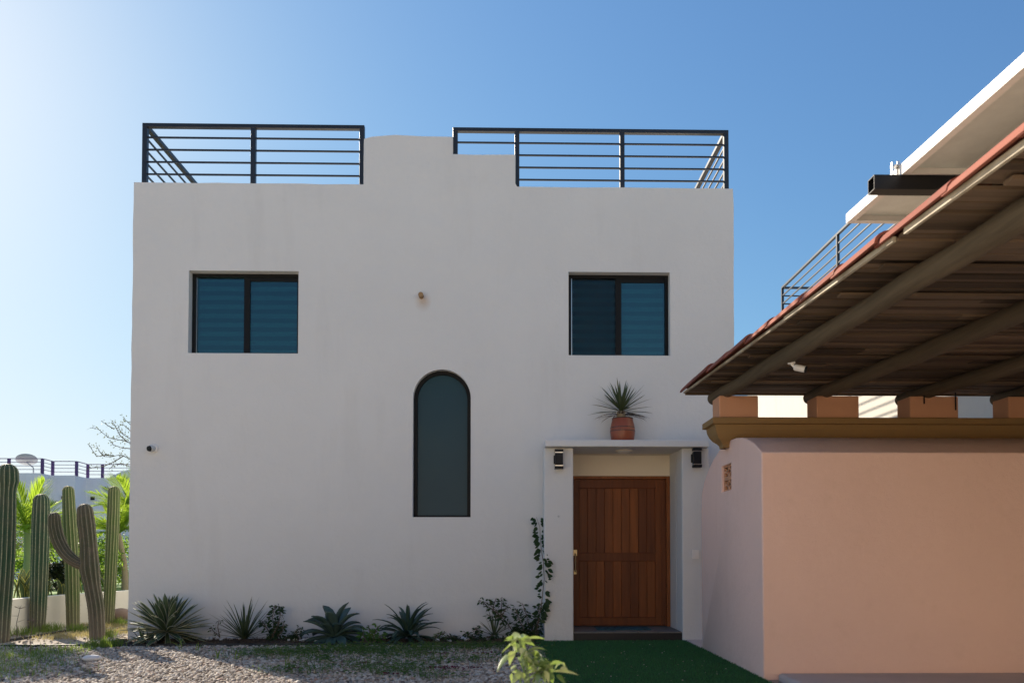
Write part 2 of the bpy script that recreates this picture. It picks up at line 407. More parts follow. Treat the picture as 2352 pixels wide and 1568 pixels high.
# ================================================================== ground
rnd = random.Random(7)
def sheet(name, pts, z, m, kind='structure'):
    b = MB(); b.face(*[b.vert((x, y, z)) for x, y in pts]); return tag(b.build(name, m), kind=kind)
sheet('ground', [(-900, -900), (900, -900), (900, 900), (-900, 900)], 0, M['ground'])
sheet('added_road', [(-60, -8.9), (60, -8.9), (60, 2.2), (-60, 2.2)], .006, M['paving'])  # unseen pale paving behind the camera, added to bounce warm light
YH = 11.4                                        # plane of the white facade
sheet('flower_bed', [(-5.6, 10.62), (.46, 10.62), (.46, YH), (-5.6, YH)], .012, M['mulch'])
sheet('lawn', [(.42, 5.2), (2.503, 5.2), (2.503, 11.2), (.42, 11.2)], .008, M['turf_base'])
b = MB(); b.box(2.64, 12, -4, 7.688, -.2, .068); tag(b.build('concrete_floor', M['concrete'], bevel=.03), kind='structure')
b = MB(); b.box(2.48, 3.3, 10.153, 11.39, -.2, .03); tag(b.build('concrete_path', M['concrete'], bevel=.01), kind='structure')

# gravel: many small stones
rs = np.random.RandomState(3)
ICO = np.array([(0, 0, 1), (.894, 0, .447), (.276, .851, .447), (-.724, .526, .447), (-.724, -.526, .447), (.276, -.851, .447),
                (.724, .526, -.447), (-.276, .851, -.447), (-.894, 0, -.447), (-.276, -.851, -.447), (.724, -.526, -.447), (0, 0, -1)])
ICF = np.array([(0, 1, 2), (0, 2, 3), (0, 3, 4), (0, 4, 5), (0, 5, 1), (1, 6, 2), (2, 7, 3), (3, 8, 4), (4, 9, 5), (5, 10, 1),
                (2, 6, 7), (3, 7, 8), (4, 8, 9), (5, 9, 10), (1, 10, 6)])
def stones(xy, size, zoff=0):
    N = len(xy)
    jit = 1 + rs.uniform(-.28, .28, (N, 12, 1)); v = ICO[None] * jit
    v = v * (rs.uniform(.65, 1.25, (N, 1, 3)) * size[:, None, None] * np.array([1, 1, .68]))
    a = rs.uniform(0, 6.283, N); ca, sa = np.cos(a)[:, None], np.sin(a)[:, None]
    tl = rs.uniform(-.5, .5, N)[:, None]
    x = v[..., 0] * ca - v[..., 1] * sa; y = v[..., 0] * sa + v[..., 1] * ca; z = v[..., 2] + x * tl * .5
    out = np.stack([x + xy[:, 0:1], y + xy[:, 1:2], z + size[:, None] * .35 + zoff], -1)
    f = ICF[None] + (np.arange(N) * 12)[:, None, None]
    tint = np.repeat(np.clip(rs.beta(1.05, 1.05, N), 0, 1), 12)
    return out.reshape(-1, 3), f.reshape(-1, 3), tint
def in_view(n, y0, y1, x0=-99, x1=99):
    y = rs.uniform(y0, y1, n); x = rs.uniform(-.72, .72, n) * y
    k = (x > x0) & (x < x1); return np.stack([x[k], y[k]], -1)
xy = in_view(56000, 5.9, 10.52, -9, .44)
k = (rs.rand(len(xy)) < np.where(xy[:, 0] < -5.4 - (10.5 - xy[:, 1]) * .0, .75, 1.0)); xy = xy[k]
v, f, t = stones(xy, rs.uniform(.010, .028, len(xy)))
g = mesh_obj('gravel', v, f, M['gravel'], t)
tag(g, 'pale gravel of small mixed stones in front of the white house', 'gravel', kind='stuff')
xy = in_view(5000, 10.5, 14.6, -8, -5.6)
v, f, t = stones(xy, rs.uniform(.008, .024, len(xy))); g = mesh_obj('loose_pebbles', v, f, M['gravel'], t)
tag(g, 'loose small stones scattered over the dirt around the cactuses', 'gravel', kind='stuff')

def blades(xy, L, wd, lean=.5, z=0.0, hue=None):   # one bent triangle pair each
    N = len(xy); a = rs.uniform(0, 6.283, N); l = L * rs.uniform(.6, 1.2, N); ln = rs.uniform(0, lean, N); b_ = rs.uniform(0, 6.283, N)
    bx, by = np.cos(a) * wd / 2, np.sin(a) * wd / 2; tx, ty = np.cos(b_) * ln * l, np.sin(b_) * ln * l
    h = l * np.sqrt(np.clip(1 - ln ** 2 * .8, .05, 1))
    P = np.zeros((N, 5, 3))
    P[:, 0] = np.stack([xy[:, 0] - bx, xy[:, 1] - by, np.full(N, z)], -1); P[:, 1] = np.stack([xy[:, 0] + bx, xy[:, 1] + by, np.full(N, z)], -1)
    P[:, 2] = np.stack([xy[:, 0] - bx * .8 + tx * .35, xy[:, 1] - by * .8 + ty * .35, z + h * .62], -1)
    P[:, 3] = np.stack([xy[:, 0] + bx * .8 + tx * .35, xy[:, 1] + by * .8 + ty * .35, z + h * .62], -1)
    P[:, 4] = np.stack([xy[:, 0] + tx, xy[:, 1] + ty, z + h], -1)
    F_ = np.array([(0, 1, 3), (0, 3, 2), (2, 3, 4)])[None] + (np.arange(N) * 5)[:, None, None]
    return P.reshape(-1, 3), F_.reshape(-1, 3), np.repeat(hue if hue is not None else rs.rand(N), 5)
xy = np.stack([rs.uniform(.40, 2.50, 90000), 6.4 + 4.63 * rs.rand(90000)], -1)
xy[:3000, 0] = .42 - np.abs(rs.normal(0, .035, 3000))
xy = xy[(xy[:, 0] < 2.498 + 0 * xy[:, 1]) | (xy[:, 1] > 10.15)]
v, f, t = blades(xy, .024, .0035, .85, .009); tag(mesh_obj('artificial_grass', v, f, M['turf'], t), 'dark green artificial turf laid in front of the door', 'grass', kind='stuff')

xy = np.stack([rs.uniform(.45, 2.4, 70), 7.2 + 3.7 * rs.rand(70)], -1)
v, f, t = stones(xy, rs.uniform(.003, .008, 70), .024); tag(mesh_obj('scattered_grit', v, f, M['gravel'], t), 'a few pale specks of grit lying on the artificial turf', 'grit', kind='stuff')
def patch(cs, n, spread):
    out = []
    for (px, py, r) in cs:
        c = grd(px, py); m_ = int(n * r * r)
        out.append(np.stack([rs.normal(c.x, r, m_), rs.normal(c.y, r * .62, m_)], -1))
    xy = np.concatenate(out); return xy[(xy[:, 1] < 10.5)]
# creeping weeds on the gravel (flat small leaves and thin blades)
cs = [(640, 1508, .30), (690, 1500, .34), (730, 1520, .24), (880, 1495, .42), (930, 1510, .34), (820, 1500, .3), (780, 1492, .25), (870, 1535, .34), (905, 1548, .24),
      (980, 1492, .3), (1080, 1490, .35), (1150, 1488, .3), (700, 1545, .18), (1010, 1525, .14), (1090, 1520, .2), (640, 1545, .14), (1000, 1560, .16), (1180, 1510, .2), (600, 1500, .2)]
xy = patch(cs, 5000, 1)
N = len(xy); sc = rs.uniform(.008, .03, N); a = rs.uniform(0, 6.28, N); tl = rs.uniform(-.6, .6, N); zz = rs.uniform(.025, .085, N)
P = np.zeros((N, 4, 3)); ca, sa = np.cos(a) * sc, np.sin(a) * sc
P[:, 0] = np.stack([xy[:, 0] - ca, xy[:, 1] - sa, zz], -1); P[:, 1] = np.stack([xy[:, 0] + sa * .45, xy[:, 1] - ca * .45, zz + sc * .25], -1)
P[:, 2] = np.stack([xy[:, 0] + ca, xy[:, 1] + sa, zz + sc * tl], -1); P[:, 3] = np.stack([xy[:, 0] - sa * .45, xy[:, 1] + ca * .45, zz + sc * .25], -1)
F_ = (np.array([(0, 1, 2), (0, 2, 3)])[None] + (np.arange(N) * 4)[:, None, None]).reshape(-1, 3)
o = mesh_obj('creeping_weeds', P.reshape(-1, 3), F_, M['weeds'], np.repeat(rs.rand(N), 4)); tag(o, 'low creeping green weeds over the shaded gravel', 'weeds', kind='stuff')
xy = patch(cs, 900, 1); v, f, t = blades(xy, .11, .006, .8, .005)
tag(mesh_obj('wild_grass', v, f, M['weeds'], t), 'thin wild grass blades among the gravel weeds', 'grass', kind='stuff')
cs = [(15, 1510, .38), (40, 1530, .34), (75, 1510, .26), (20, 1550, .30), (110, 1500, .22), (150, 1495, .25), (5, 1490, .25), (130, 1520, .12)]
xy = patch(cs, 3000, 1); v, f, t = blades(xy, .085, .006, .9, .0, rs.uniform(0, .6, len(xy)))
tag(mesh_obj('corner_grass', v, f, M['grass'], t), 'tuft of green grass spreading over gravel near the cactuses', 'grass', kind='stuff')
cs2 = [(265, 1440, .22), (240, 1455, .25), (190, 1458, .25), (140, 1465, .2), (280, 1450, .16), (220, 1438, .2), (285, 1432, .2)]
out = []
for (px, py, r) in cs2:
    c_ = grd(px, py); out.append(np.stack([rs.normal(c_.x, r, 420), rs.normal(c_.y, r * .8, 420)], -1))
xy = np.concatenate(out); v, f, t = blades(xy, .075, .006, .95, .0)
tag(mesh_obj('dry_grass', v, f, M['dry'], t), 'dry straw coloured grass in the sun between cactus and house', 'dry grass', kind='stuff')
out = []
for (px, py, r) in [(262, 1428, .1), (275, 1435, .12), (180, 1450, .10), (92, 1448, .12), (110, 1450, .1), (240, 1464, .08), (285, 1425, .1), (225, 1487, .12), (250, 1485, .1), (60, 1458, .14)]:
    c_ = grd(px, py); out.append(np.stack([rs.normal(c_.x, r, 160), rs.normal(c_.y, r * .8, 160)], -1))
xy = np.concatenate(out); v, f, t = blades(xy, .15, .008, .8, .0)
tag(mesh_obj('green_sprouts', v, f, M['grass'], t), 'fresh green grass sprouts around the feet of the cactuses', 'grass', kind='stuff')
out = []
for (px, py, r) in [(1045, 1540, .16), (1025, 1538, .1), (840, 1528, .05), (672, 1540, .04), (893, 1553, .06), (1120, 1505, .12), (1235, 1463, .12), (1010, 1505, .1)]:
    c_ = grd(px, py); m_ = int(260 * r); out.append(np.stack([rs.normal(c_.x, r, m_), rs.normal(c_.y, r * .5, m_)], -1))
xy = np.concatenate(out); N = len(xy); P = np.zeros((N, 4, 3)); a = rs.uniform(0, 6.28, N); ca, sa = np.cos(a) * .017, np.sin(a) * .017
for i_, (p_, q_, h_) in enumerate(((-1, 0, .03), (0, .6, .04), (1, 0, .035), (0, -.6, .045))):
    P[:, i_] = np.stack([xy[:, 0] + p_ * ca - q_ * sa, xy[:, 1] + p_ * sa + q_ * ca, np.full(N, h_)], -1)
F_ = (np.array([(0, 1, 2), (0, 2, 3)])[None] + (np.arange(N) * 4)[:, None, None]).reshape(-1, 3)
tag(mesh_obj('fallen_petals', P.reshape(-1, 3), F_, M['petal'], np.repeat(rs.rand(N), 4)), 'magenta and rust fallen petals lying on the gravel', 'petals', kind='stuff')

# ================================================================== white house
xl = AX(301, 900, YH); xr = AX(1686, 700, YH)
HOUSE = thing('white_house', ((xl + xr) / 2, YH, 0), 'two storey white stucco house with stepped parapet and roof railings', 'house')
zl = AZ(560, 421, YH); zc = AZ(940, 312, YH); zm = AZ(1110, 355, YH); zr = AZ(1420, 431, YH)
x1, x2, x3 = AX(835, 370, YH), AX(1041, 335, YH), AX(1184, 395, YH)
T = .25
def dense(pts, step=.3, j=.006, seed=1):
    r_ = random.Random(seed); out = []
    for i in range(len(pts)):
        a, c_ = Vector(pts[i]), Vector(pts[(i + 1) % len(pts)]); m_ = max(1, int((c_ - a).length / step))
        for k_ in range(m_):
            p_ = a + (c_ - a) * (k_ / m_)
            if p_.y > .2: p_ = p_ + Vector((r_.uniform(-j, j), r_.uniform(-j, j)))
            out.append((p_.x, p_.y))
    return out
def arch(x0, x1, z0, z1, n=18):
    r_ = (x1 - x0) / 2; c_ = (x0 + x1) / 2; zs = z1 - r_
    return [(x0, z0), (x1, z0)] + [(c_ + r_ * math.cos(math.pi * k_ / n), zs + r_ * math.sin(math.pi * k_ / n)) for k_ in range(n + 1)]
def rect(x0, x1, z0, z1): return [(x0, z0), (x1, z0), (x1, z1), (x0, z1)]
outer = dense([(xl, 0), (xr, 0), (xr, zr), (x3 + .02, zr), (x3, zr + .05), (x3, zm), (x2, zm), (x2 - .01, zc - .01), ((x1 + x2) / 2 - .2, zc + .005), (x1 + .12, zc - .02), (x1, zc - .05), (x1, zl), (xl, zl)])
WL = [AX(433, 720, YH), AX(685, 720, YH), AZ(560, 811, YH), AZ(560, 622, YH)]
WR = [AX(1306, 720, YH), AX(1539, 720, YH), AZ(1420, 816, YH), AZ(1420, 625, YH)]
WA = [AX(948, 1100, YH), AX(1081, 1100, YH), AZ(1015, 1187, YH), AZ(1015, 848, YH)]
YP = 11.0                                         # front of the porch
DX0, DX1 = AX(1317, 1250, YP), AX(1567, 1250, YP); DZ1 = AZ(1440, 1028, YP)
holes = [rect(*WL), rect(*WR), arch(*WA), rect(DX0, DX1, .0015, DZ1)]
def slab(loops, y0, y1):
    b = MB()
    bm = bmesh.new(); ed = []
    for lp in loops:
        vs = [bm.verts.new((x, y0, z)) for x, z in lp]
        ed += [bm.edges.new((vs[i], vs[(i + 1) % len(vs)])) for i in range(len(vs))]
    bmesh.ops.triangle_fill(bm, use_beauty=True, edges=ed, normal=(0, -1, 0))
    bm.verts.index_update(); nv = len(bm.verts)
    co = [v_.co.copy() for v_ in bm.verts]; tri = [tuple(v_.index for v_ in f_.verts) for f_ in bm.faces]; bm.free()
    for c_ in co: b.vert(c_)
    for c_ in co: b.vert((c_.x, y1, c_.z))
    for t_ in tri:
        a_, e_, g_ = (co[i] for i in t_); ny = (e_ - a_).cross(g_ - a_).y
        if ny > 0: t_ = tuple(reversed(t_))
        b.f.append(t_); b.f.append(tuple(nv + i for i in reversed(t_)))
    o_ = 0
    for li, lp in enumerate(loops):
        k_ = len(lp); ar = sum(lp[i][0] * lp[(i + 1) % k_][1] - lp[(i + 1) % k_][0] * lp[i][1] for i in range(k_))
        for i in range(k_):
            p_, q_ = o_ + i, o_ + (i + 1) % k_
            quad = (p_, p_ + nv, q_ + nv, q_)
            if (ar > 0) != (li == 0): quad = tuple(reversed(quad))
            b.f.append(quad)
        o_ += k_
    return b
slab([outer] + holes, YH, YH + T).build('facade', M['wall'], HOUSE, bevel=.012)
YB = 20.2
b = MB(); b.box(xl, xl + T, YH + T, YB, 0, zl - .004); b.box(xr - T, xr, YH + T, YB, 0, zr - .004); b.box(xl + T, xr - T, YB - T, YB, 0, zl - .02)
b.build('side_wall', M['wall'], HOUSE, bevel=.01)
b = MB(); b.box(xl + T + .002, xr - T - .002, YH + T + .002, YB - T - .002, zr - .55, zr - .35); b.build('roof', M['cream'], HOUSE)

def sliding_window(Wd, screen_left):
    x0, x1, z0, z1 = Wd; y = YH + .125; fw = .05
    fr = MB()
    fr.box(x0, x0 + fw, y, y + .08, z0, z1); fr.box(x1 - fw, x1, y, y + .08, z0, z1)
    fr.box(x0 + fw, x1 - fw, y, y + .08, z1 - fw * .9, z1); fr.box(x0 + fw, x1 - fw, y, y + .08, z0, z0 + .028)
    w_ = fr.build('window', M['frame'], HOUSE, bevel=.004)
    xm = (x0 + x1) / 2 + .005
    a = MB(); zt = z1 - fw * .9; zb = z0 + .028; xa, xb = x0 + fw, x1 - fw
    a.box(xm - .045, xm + .045, y + .012, y + .04, zb, zt)                     # meeting stile
    a.box(xm + .045, xb, y + .015, y + .04, zt - .06, zt); a.box(xm + .045, xb, y + .015, y + .04, zb, zb + .012)
    a.build('sash', M['frame'], w_, bevel=.003)
    a = MB(); a.box(xa, xa + .012, y + .03, y + .04, zb, zt); a.build('glazing_bead', M['chrome'], w_)
    for (p, q, yy) in ((xa + .013, xm - .046, y + .05), (xm + .046, xb - .001, y + .03)):
        a = MB(); a.box(p, q, yy, yy + .006, zb + .013, zt - (.061 if p > xm else .001)); a.build('pane', M['glass'], w_)
    if screen_left:
        a = MB(); a.box(xa + .013, xm - .046, y + .022, y + .023, zb + .001, zt - .001); a.build('screen', M['screen'], w_)
    a = MB(); a.box(xa + .01, xb - .01, y + .11, y + .115, zb, zt - .01); a.build('blind', M['blind'], w_)
    a = MB(); a.box(x0 - .05, x1 + .05, YH + T + .05, YH + T + .06, z0 - .1, z1 + .1); a.build('dark_room_sheet', M['inside'], w_)  # near-black sheet paints the darkness of the unlit room
sliding_window(WL, False); sliding_window(WR, True)
# arched window
x0, x1_, z0, z1 = WA; y = YH + .10; fo = arch(x0, x1_, z0, z1); fi = arch(x0 + .055, x1_ - .055, z0 + .03, z1 - .055)
aw = slab([fo, fi], y, y + .07).build('arched_window', M['frame'], HOUSE, bevel=.004)
b = MB(); k_ = len(fi); i0 = [b.vert((x, y + .035, z)) for x, z in fi]; b.f.append(tuple(i0)); i1 = [b.vert((x, y + .045, z)) for x, z in fi]; b.f.append(tuple(reversed(i1)))
b.build('pane', M['frosted'], aw)

# porch
CZ0, CZ1 = DZ1, AZ(1440, 1010, 10.9)
PX0, PX1 = AX(1250, 1250, YP), AX(1628, 1033, YP)
for q in ((PX0, DX0), (DX1, PX1)):
    b = MB(); b.box(*q, YP, YH - .001, 0, CZ0 - .001); b.build('porch_pillar', M['wall'], HOUSE, bevel=.018, bseg=3)
for q in ((DX0 - .3, DX0), (DX1, DX1 + .3)):
    b = MB(); b.box(*q, YH + T + .001, 12.2, 0, DZ1); b.build('door_jamb', M['wall'], HOUSE)
b = MB(); b.box(AX(1252, 1020, 10.88), AX(1630, 1020, 10.88), 10.88, YH - .001, CZ0, CZ1); b.build('canopy', M['wall'], HOUSE, bevel=.012)
YD = 11.85; ZD = AZ(1440, 1093, YD)
b = MB(); b.box(DX0, DX1, YD - .02, YD + .2, ZD, DZ1); b.box(DX0 - .3, DX1 + .3, YH + T + .001, 12.2, DZ1 + .001, DZ1 + .2); b.build('lintel', M['cream'], HOUSE, bevel=.006)
SZ = .135
b = MB(); b.box(DX0 + .001, DX1 + .001, YP + .03, YD + .25, 0, SZ - .018); st = b.build('door_step', M['step'], HOUSE, bevel=.004)
b = MB(); nx = 5; ys = (YP + .022, YP + .36, YP + .66, YD + .25)
for j in range(3):
    xs = [DX0 + .002] + sorted(DX0 + (DX1 - DX0) * (i + .5 * (j % 2) + rnd.uniform(-.15, .15)) / nx for i in range(1, nx)) + [DX1 - .001]
    for i in range(len(xs) - 1):
        b.tint = rnd.random(); b.box(xs[i] + .004, xs[i + 1] - .004, ys[j] + .004, ys[j + 1] - .002, SZ - .0175, SZ + rnd.uniform(-.001, .001))
b.build('slate_top', M['slate'], st, bevel=.003)
# door
z0, z1 = SZ + .012, ZD
b = MB(); fw = .055; b.box(DX0 + .001, DX0 + fw, YD - .03, YD + .09, SZ, ZD - .001); b.box(DX1 - fw, DX1 - .001, YD - .03, YD + .09, SZ, ZD - .001); b.box(DX0 + fw, DX1 - fw, YD - .03, YD + .09, ZD - fw * .8, ZD - .001)
b.build('door_frame', M['door_trim'], HOUSE, bevel=.004)
a0, a1 = DX0 + fw + .003, DX1 - fw - .003; t1 = ZD - fw * .8 - .003; Hd = t1 - z0
def zf(u): return t1 - Hd * u                        # fraction down the leaf
b = MB()
def piece(x0, x1, z0, z1, y, t_): b.tint = t_; b.box(x0, x1, y, YD + .07, z0, z1)
sL, sR = a0 + .10, a1 - .16; r1, r2, r3, r4 = .062, .505, .56, .945
piece(a0, sL, zf(1), zf(0), YD + .008, .12); piece(sR, a1 - .075, zf(1), zf(0), YD + .008, .42); piece(a1 - .073, a1, zf(1), zf(0), YD + .010, .08)
piece(sL, sR, zf(r1), zf(0), YD + .009, .10); piece(sL, sR, zf(r3), zf(r2), YD + .009, .10); piece(sL, sR, zf(1), zf(r4), YD + .009, .14)
nb = 9; bw = (sR - sL) / nb
for u0, u1, ts in ((r1, r2, (.3, .22, .10, .62, .85, .6, .98, .12, .1)), (r3, r4, (.2, .42, .68, .14, .62, .2, .1, .45, .6))):
    for i, t_ in enumerate(ts): piece(sL + i * bw + .003, sL + (i + 1) * bw - .003, zf(u1) + .003, zf(u0) - .003, YD + .02, t_)
b.tint = .0; b.box(sL, sR, YD + .045, YD + .06, zf(1) + .01, zf(0) - .01)
dr = b.build('door', M['door'], HOUSE, bevel=.0035)
hx = AX(1321, 1290, YD); 
b = MB(); zt, zb = AZ(1321, 1262, YD), AZ(1321, 1318, YD)
b.box(hx - .028, hx + .028, YD - .012, YD + .009, zt - .09, zt); b.tube([(hx, YD, zt - .05), (hx, YD - .05, zt - .09), (hx, YD - .055, zt - .2), (hx, YD - .05, zb + .06), (hx, YD, zb + .03)], .011, 8)
b.box(hx - .02, hx + .02, YD - .012, YD + .009, zb, zb + .06); b.build('handle', M['brass'], dr, smooth=40)
# spout, plaster mark
b = MB(); c_ = SPOUT; b.lathe([(.030, -.10), (.036, -.10), (.036, .05), (.024, .05), (.024, -.09)], (c_.x, YH, c_.z), 18, 'y')
b.build('water_spout', M['pipe_clay'], HOUSE, smooth=40)
p_ = at(1283, 1185, YP); b = MB(); b.lathe([(.012, -.006), (.016, 0)], (p_.x, YP, p_.z), 12, 'y'); b.build('cable_plug', M['grey_plastic'], HOUSE)

# roof railings
def post(p, par, w_=.07, m='rail_paint'):
    b = MB(); b.box(p[0] - w_ / 2, p[0] + w_ / 2, p[1] - w_ / 2, p[1] + w_ / 2, p[2], p[3]); b.build('post', M[m], par, bevel=.004)
def rail(p, q, par, r=.011, m='rail_paint'):
    b = MB(); b.bar(p, q, r * 2, r * 2); b.build('rail', M[m], par)
YR = YH + .09
zt = AZ(580, 292, YR); base_l = zl - .02
rz = [AZ(700, yy, YR) for yy in (319.5, 347.5, 375.5, 403.5)]
rx = [AX(334, 350, YR), AX(582.5, 350, YR), AX(832, 350, YR)]
b = MB(); b.bar((rx[0] - .035, YR, zt), (rx[2] + .035, YR, zt), .07, .055); b.bar((rx[0], YR + .036, zt), (rx[0], 19.6, zt), .07, .055)
rl = b.build('railing', M['rail_paint'], HOUSE, bevel=.003)
for x in rx: post((x, YR, base_l if x < x1 - .02 else zl - .02, zt - .028), rl)
for yy in (14.3, 17.1, 19.6): post((rx[0], yy, base_l, zt - .028), rl)
for z in rz:
    rail((rx[0] + .036, YR, z), (rx[1] - .036, YR, z), rl); rail((rx[1] + .036, YR, z), (rx[2] - .036, YR, z), rl)
    rail((rx[0], YR + .036, z), (rx[0], 19.56, z), rl)
zt2 = AZ(1300, 302, YR)
sx_ = [AX(1046, 320, YR), AX(1187.5, 350, YR), AX(1428.5, 360, YR), AX(1667, 370, YR)]
zs = [AZ(1310, yy, YR) for yy in (330, 358, 386, 414)]
b = MB(); b.bar((sx_[0] - .035, YR, zt2), (sx_[3] + .035, YR, zt2), .07, .055); b.bar((sx_[3], YR + .036, zt2), (sx_[3], 19.6, zt2), .07, .055)
rr = b.build('railing', M['rail_paint'], HOUSE, bevel=.003)
post((sx_[0], YR, zm - .01, zt2 - .028), rr)
for x in sx_[1:]: post((x, YR, zr - .02, zt2 - .028), rr)
for yy in (14.3, 17.1, 19.6): post((sx_[3], yy, zr - .02, zt2 - .028), rr)
rail((sx_[0] + .036, YR, zs[0]), (sx_[1] - .036, YR, zs[0]), rr); rail((sx_[0] + .036, YR, zm + .018), (sx_[1] - .036, YR, zm + .018), rr, .014)
for z in zs:
    rail((sx_[1] + .036, YR, z), (sx_[2] - .036, YR, z), rr); rail((sx_[2] + .036, YR, z), (sx_[3] - .036, YR, z), rr); rail((sx_[3], YR + .036, z), (sx_[3], 19.56, z), rr)

# fittings on the house
def wall_lamp(px, py, label):
    p = at(px, py, YP); t = thing('wall_lamp', (p.x, YP, p.z), label, 'wall lamp', 'black wall lamps beside the door')
    b = MB(); b.box(p.x - .055, p.x + .055, YP - .115, YP - .025, p.z - .085, p.z + .085); b.box(p.x - .07, p.x + .05, YP - .025, YP - .0005, p.z - .06, p.z + .06); b.build('body', M['black'], t, bevel=.004)
    for s_ in (-1, 1):
        z = p.z + s_ * .092; b = MB(); b.box(p.x - .056, p.x + .056, YP - .116, YP - .03, z - .006, z + .006); b.build('light_slot', M['chrome'], t)
        z = p.z + s_ * .117; b = MB(); b.box(p.x - .06, p.x + .06, YP - .122, YP - .025, z - .018, z + .018); b.build('cap', M['black'], t, bevel=.003)
wall_lamp(1283, 1055.5, 'black box wall lamp at the vine side of the door'); wall_lamp(1598, 1052.5, 'black box wall lamp beside the pink building')
p = at(1433, 1036, YP + .28); t = thing('ceiling_light', (p.x, YP + .28, CZ0), 'round flush ceiling light under the porch canopy', 'ceiling light')
b = MB(); b.lathe([(.115, -.014), (.125, -.008), (.125, -.001)], (p.x, YP + .28, CZ0), 28); b.build('base', M['cream'], t, smooth=30)
b = MB(); b.lathe([(.03, -.034), (.075, -.030), (.098, -.0145)], (p.x, YP + .28, CZ0), 28); b.build('diffuser', M['plastic'], t, smooth=60)
p = at(1597, 1272, YP); b = MB(); b.box(p.x - .045, p.x + .045, YP - .022, YP - .0005, p.z - .062, p.z + .062); b.box(p.x - .02, p.x + .02, YP - .026, YP - .0225, p.z - .03, p.z + .03)
tag(b.build('switch_plate', M['plastic'], bevel=.004), 'white switch plate on the porch pillar next to pink wall', 'switch plate')
p = at(354, 1030, YH); t = thing('security_camera', (p.x, YH, p.z), 'white round turret security camera on the white facade', 'security camera')
b = MB(); b.lathe([(.058, -.03), (.062, -.024), (.062, -.0005)], (p.x, YH, p.z), 24, 'y'); b.build('base', M['plastic'], t, smooth=40)
b = MB(); bb = bmesh.new(); bmesh.ops.create_icosphere(bb, subdivisions=3, radius=.052, matrix=Matrix.Translation((p.x - .015, YH - .05, p.z - .005)))
for v_ in bb.verts: b.vert(v_.co)
b.f = [tuple(v_.index for v_ in f_.verts) for f_ in bb.faces]; bb.free(); eb = b.build('eyeball', M['grey_plastic'], t, smooth=180)
b = MB(); d_ = Vector((-.45, -.85, -.12)).normalized(); c0 = Vector((p.x - .015, YH - .05, p.z - .005))
b.tube([c0 + d_ * .03, c0 + d_ * .054, c0 + d_ * .055], [.042, .036, .02], 20); b.build('lens', M['black'], t, smooth=40)

mp_ = grd(1425, 1446, SZ); b = MB(); xa, xb = AX(1368, 1447, 11.5), AX(1490, 1447, 11.5)
b.box(xa, xb, 11.25, 11.7, SZ + .002, SZ + .014); tag(b.build('doormat', M['mat'], bevel=.004), 'blue green doormat on the slate step before the wooden door', 'doormat')

# pot and plant on the canopy
p = at(1430, 1007, 11.14); PC = (p.x, 11.14, CZ1)
t = thing('flower_pot', PC, 'glazed terracotta pot with dark bands on the porch canopy', 'flower pot')
b = MB(); b.lathe([(.150, .001), (.158, .01), (.172, .09), (.178, .16), (.170, .235), (.150, .31), (.146, .335), (.130, .335), (.128, .28)], PC, 36); b.build('body', M['clay'], t, smooth=60)
for z, r_ in ((.155, .180), (.205, .1765)):
    b = MB(); b.lathe([(r_ - .006, -.006), (r_, -.004), (r_, .004), (r_ - .006, .006)], (PC[0], PC[1], PC[2] + z), 36); b.build('band', M['pot_band'], t, smooth=60)
b = MB(); b.lathe([(.144, .33), (.149, .336), (.149, .346), (.128, .346)], PC, 36); b.build('rim', M['pot_band'], t, smooth=60)
b = MB(); b.lathe([(.01, .30), (.126, .3005)], PC, 24); b.build('soil', M['soil'], t)
yb = (PC[0] - .02, PC[1], PC[2] + .30); t = thing('yucca', yb, 'spiky green yucca growing in the terracotta pot', 'yucca')
b = MB(); b.tube([yb, (yb[0], yb[1], yb[2] + .14)], [.075, .06], 10); b.build('stem', M['trunk'], t, smooth=40)
b = MB(); d2 = MB(); r_ = random.Random(5); top = Vector((yb[0], yb[1], yb[2] + .14))
for i in range(52):
    az = i * 2.39996 + r_.uniform(-.3, .3); el = R(80 - i * 1.7 + r_.uniform(-8, 8)); b.tint = r_.random()
    b.arc_leaf(top, az, el, el - R(r_.uniform(2, 16)), r_.uniform(.38, .52), .03, 5, .3, .3)
for i in range(26):
    az = r_.choice([math.pi + r_.uniform(-.9, .9), r_.uniform(-.5, .5), -1.5 + r_.uniform(-1.2, 1.2)]); el = R(r_.uniform(-5, 15)); d2.tint = r_.random()
    d2.arc_leaf(top - Vector((0, 0, .05)), az, el, R(r_.uniform(-70, -15)), r_.uniform(.32, .46), .024, 6, .3, .2)
b.build('leaves', M['yucca'], t, smooth=60); d2.build('dry_leaves', M['yucca_dry'], t, smooth=60)

# ================================================================== pink outbuilding
PXL = 2.502
PB = thing('pink_outbuilding', (PXL + 3, 8.9, 0), 'low pink stucco outbuilding with vaulted top and ochre cornice', 'outbuilding')
prof = [(7.7, 0), (7.7, 2.241), (7.9, 2.342), (8.05, 2.40), (8.22, 2.452), (8.4, 2.49), (8.6, 2.515), (8.8, 2.522), (9.1, 2.495), (9.3, 2.455), (9.5, 2.40), (9.65, 2.345), (9.8, 2.275), (9.9, 2.22), (10.0, 2.15), (10.08, 2.06), (10.13, 1.95), (10.15, 1.80), (10.15, 0)]
vy, vz = AX(1667, 1097, 1), 0
